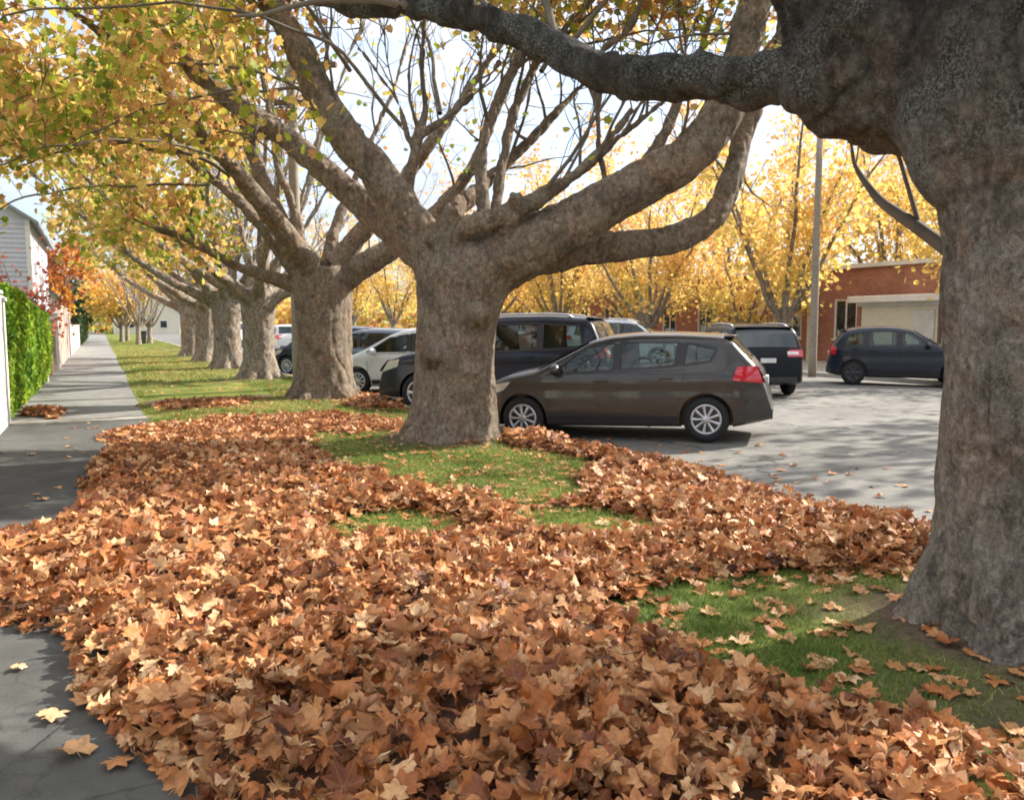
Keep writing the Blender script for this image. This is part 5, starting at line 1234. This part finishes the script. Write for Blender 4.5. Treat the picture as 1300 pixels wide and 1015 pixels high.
def house(loc, sx, sy, hw, hr, label, wall, roof, nwin=2):
    root = empty('house', loc, 0, label, 'house')
    f = MB(); f.box(-sx, 0, 0, sy, 0, hw); f.poly([(-sx, 0, hw), (0, 0, hw), (-sx / 2, 0, hw + hr)], [(0, 1, 2)]); f.poly([(-sx, sy, hw), (0, sy, hw), (-sx / 2, sy, hw + hr)], [(0, 1, 2)])
    n = int(hw / .18)
    w_ = f.build('wall', M[wall], root)
    if wall == 'weatherboard':
        f = MB()
        for i in range(n): f.poly([(-sx, -.03, i * .18), (0, -.03, i * .18), (0, -.004, i * .18 + .178), (-sx, -.004, i * .18 + .178), (-sx, -.004, i * .18), (0, -.004, i * .18)], [(0, 1, 2, 3), (0, 4, 5, 1)])
        f.build('weatherboards', M[wall], root, fix=False)
    f = MB(); e = .35
    for sg in (0, 1):
        xa, xb = (-sx - e, -sx / 2) if sg == 0 else (e, -sx / 2)
        za = hw - e * hr / (sx / 2) ; p = [(xa, -e, za), (xb, -e, hw + hr), (xb, sy + e, hw + hr), (xa, sy + e, za)]
        f.poly(p + [(a, c, d + .12) for a, c, d in p], [(0, 1, 2, 3), (7, 6, 5, 4), (0, 4, 5, 1), (1, 5, 6, 2), (2, 6, 7, 3), (3, 7, 4, 0)])
    f.build('roof', M[roof], root)
    f = MB(); f.box(-.12, .04, -.05, .04, 0, hw); f.box(-sx - .04, -sx + .12, -.05, .04, 0, hw); f.build('corner_board', M['white'], root)
    for i in range(nwin):
        xw = -sx * (.25 + .5 * i / max(1, nwin - 1)); f = MB()
        f.box(xw - .6, xw + .6, -.09, -.04, 1.0, 2.3); fr_ = f.build('window', M['white'], root, bevel=.01); f = MB(); f.box(xw - .5, xw + .5, -.10, -.092, 1.1, 2.2); f.build('pane', M['darkglass'], fr_)
    for i in range(4):
        yw = sy * (.15 + .23 * i); f = MB(); f.box(.03, .08, yw, yw + 1.1, 1.0, 2.4); fr_ = f.build('window', M['white'], root, bevel=.01); f = MB(); f.box(.082, .09, yw + .1, yw + 1.0, 1.1, 2.3); f.build('pane', M['darkglass'], fr_)
    f = MB(); f.box(-sx * .6, -sx * .6 + .7, sy * .4, sy * .4 + .7, hw + hr * .4, hw + hr + .9); f.build('chimney', M['brick'], root)
    return root
house((-2.3, 37, 0), 8.5, 12, 5.6, 2.8, 'grey weatherboard house with white corner board behind the red shrub', 'weatherboard', 'roof')
house((-2.4, 54, 0), 8, 10, 3.4, 2.6, 'cream house farther down the path past the grey weatherboard one', 'cream', 'roof')
house((-2.6, 72, 0), 8, 12, 3.4, 2.6, 'pinkish house far down the path', 'pinkwall', 'roof')

gold_tree(31, 'small red leaved tree above the hedge in front of the grey house', 2.9, 1.6, 1.4, 'leaf_red', .5, .9, 'twig', None, (-2.6, 30.5, 0), 'red_tree', (.09, .15))
gold_tree(32, 'orange tree overhanging the path far away', 7.0, 2.4, 2.6, 'leaf_orange', .7, .8, 'twig', None, (-2.6, 64, 0), 'orange_tree', (.2, .32))
gold_tree(33, 'bright yellow tree at the far end of the verge', 8.5, 3.2, 2.2, 'leaf_yellow', .8, .9, 'twig', None, (1.7, 82, 0), 'yellow_tree', (.2, .34))
gold_tree(34, 'dark green tree at the far end of the path beside the yellow tree', 8, 3.4, 1.6, 'leaf_dark', .9, 1.0, 'twig', None, (-2.4, 95, 0), 'evergreen_tree', (.24, .4))
# wheelie bin and bollards far on the verge
r_ = empty('wheelie_bin', (2.9, 72, .03), .3, 'dark wheelie bin standing far away on the verge', 'bin')
f = MB(); f.poly([(-.24, -.26, .06), (.24, -.26, .06), (.24, .26, .06), (-.24, .26, .06), (-.29, -.34, .98), (.29, -.34, .98), (.29, .34, .98), (-.29, .34, .98)], [(0, 1, 2, 3), (4, 5, 6, 7), (0, 1, 5, 4), (1, 2, 6, 5), (2, 3, 7, 6), (3, 0, 4, 7)]); f.build('bin_body', M['plastic'], r_, bevel=.02)
f = MB(); f.box(-.32, .32, -.38, .36, .98, 1.06); f.build('lid', M['iron'], r_, bevel=.02)
for sx in (-.22, .22): f = MB(); f.lathe([(-.03, .001), (-.03, .1), (.03, .1), (.03, .001)], 14); w_ = f.build('wheel', M['tyre'], r_, True); w_.location = (sx, .3, .1)
# bare far trees on the verge, closing houses and trees at the end of the road
gt = gold_tree(41, 'pale bare tree far down the verge, left of the thick trunks', 9, 3.2, 2.4, 'leaf_orange', 1.0, .1, 'twig_pale', 'bare pale trees far down the verge', (2.6, 70, 0), 'bare_tree', (.1, .16))
bpy.data.objects.remove([c for c in gt.children if c.name.startswith('crown')][0])
for x, y, lab in ((2.3, 88, 'pale bare tree beside the yellow tree at the verge end'), (3.6, 74, 'pale bare tree behind the wheelie bin')):
    c = copy_tree(gt); c.location = (x, y, 0); c.rotation_euler[2] = x * 3; c['label'] = lab
house((12, 150, 0), 10, 10, 4, 3, 'distant cream house closing the end of the road', 'cream', 'roof')
rg = np.random.default_rng(8); mbv = []
for i in range(1200):
    x = rg.uniform(-60, 120); y = 165 + rg.uniform(-6, 30); 
    c = np.array([x, y, 0]); n_ = 14; hgt = 6 + 5 * (noise2(np.array([x]), np.array([y]), .06, 2, 7)[0] + .4)
    P = c + rg.normal(0, 1, (n_, 3)) * [1.6, 1.6, 0] + [0, 0, 1] * rg.uniform(0, hgt, (n_, 1)); mbv.append(P)
P = np.concatenate(mbv); t = np.clip(rg.beta(2, 2, len(P)) + .4 * noise2(P[:, 0], P[:, 1], .05, 2, 3), 0, 1)
o = leaves_obj('distant_trees', [scatter_leaves(P, rg.normal(size=P.shape), rg.uniform(.6, 1.3, len(P)), t, 'crown', rg, .3)], M['leaf_row']); tag(o, 'mass of distant autumn trees closing the horizon', 'trees', kind='stuff')
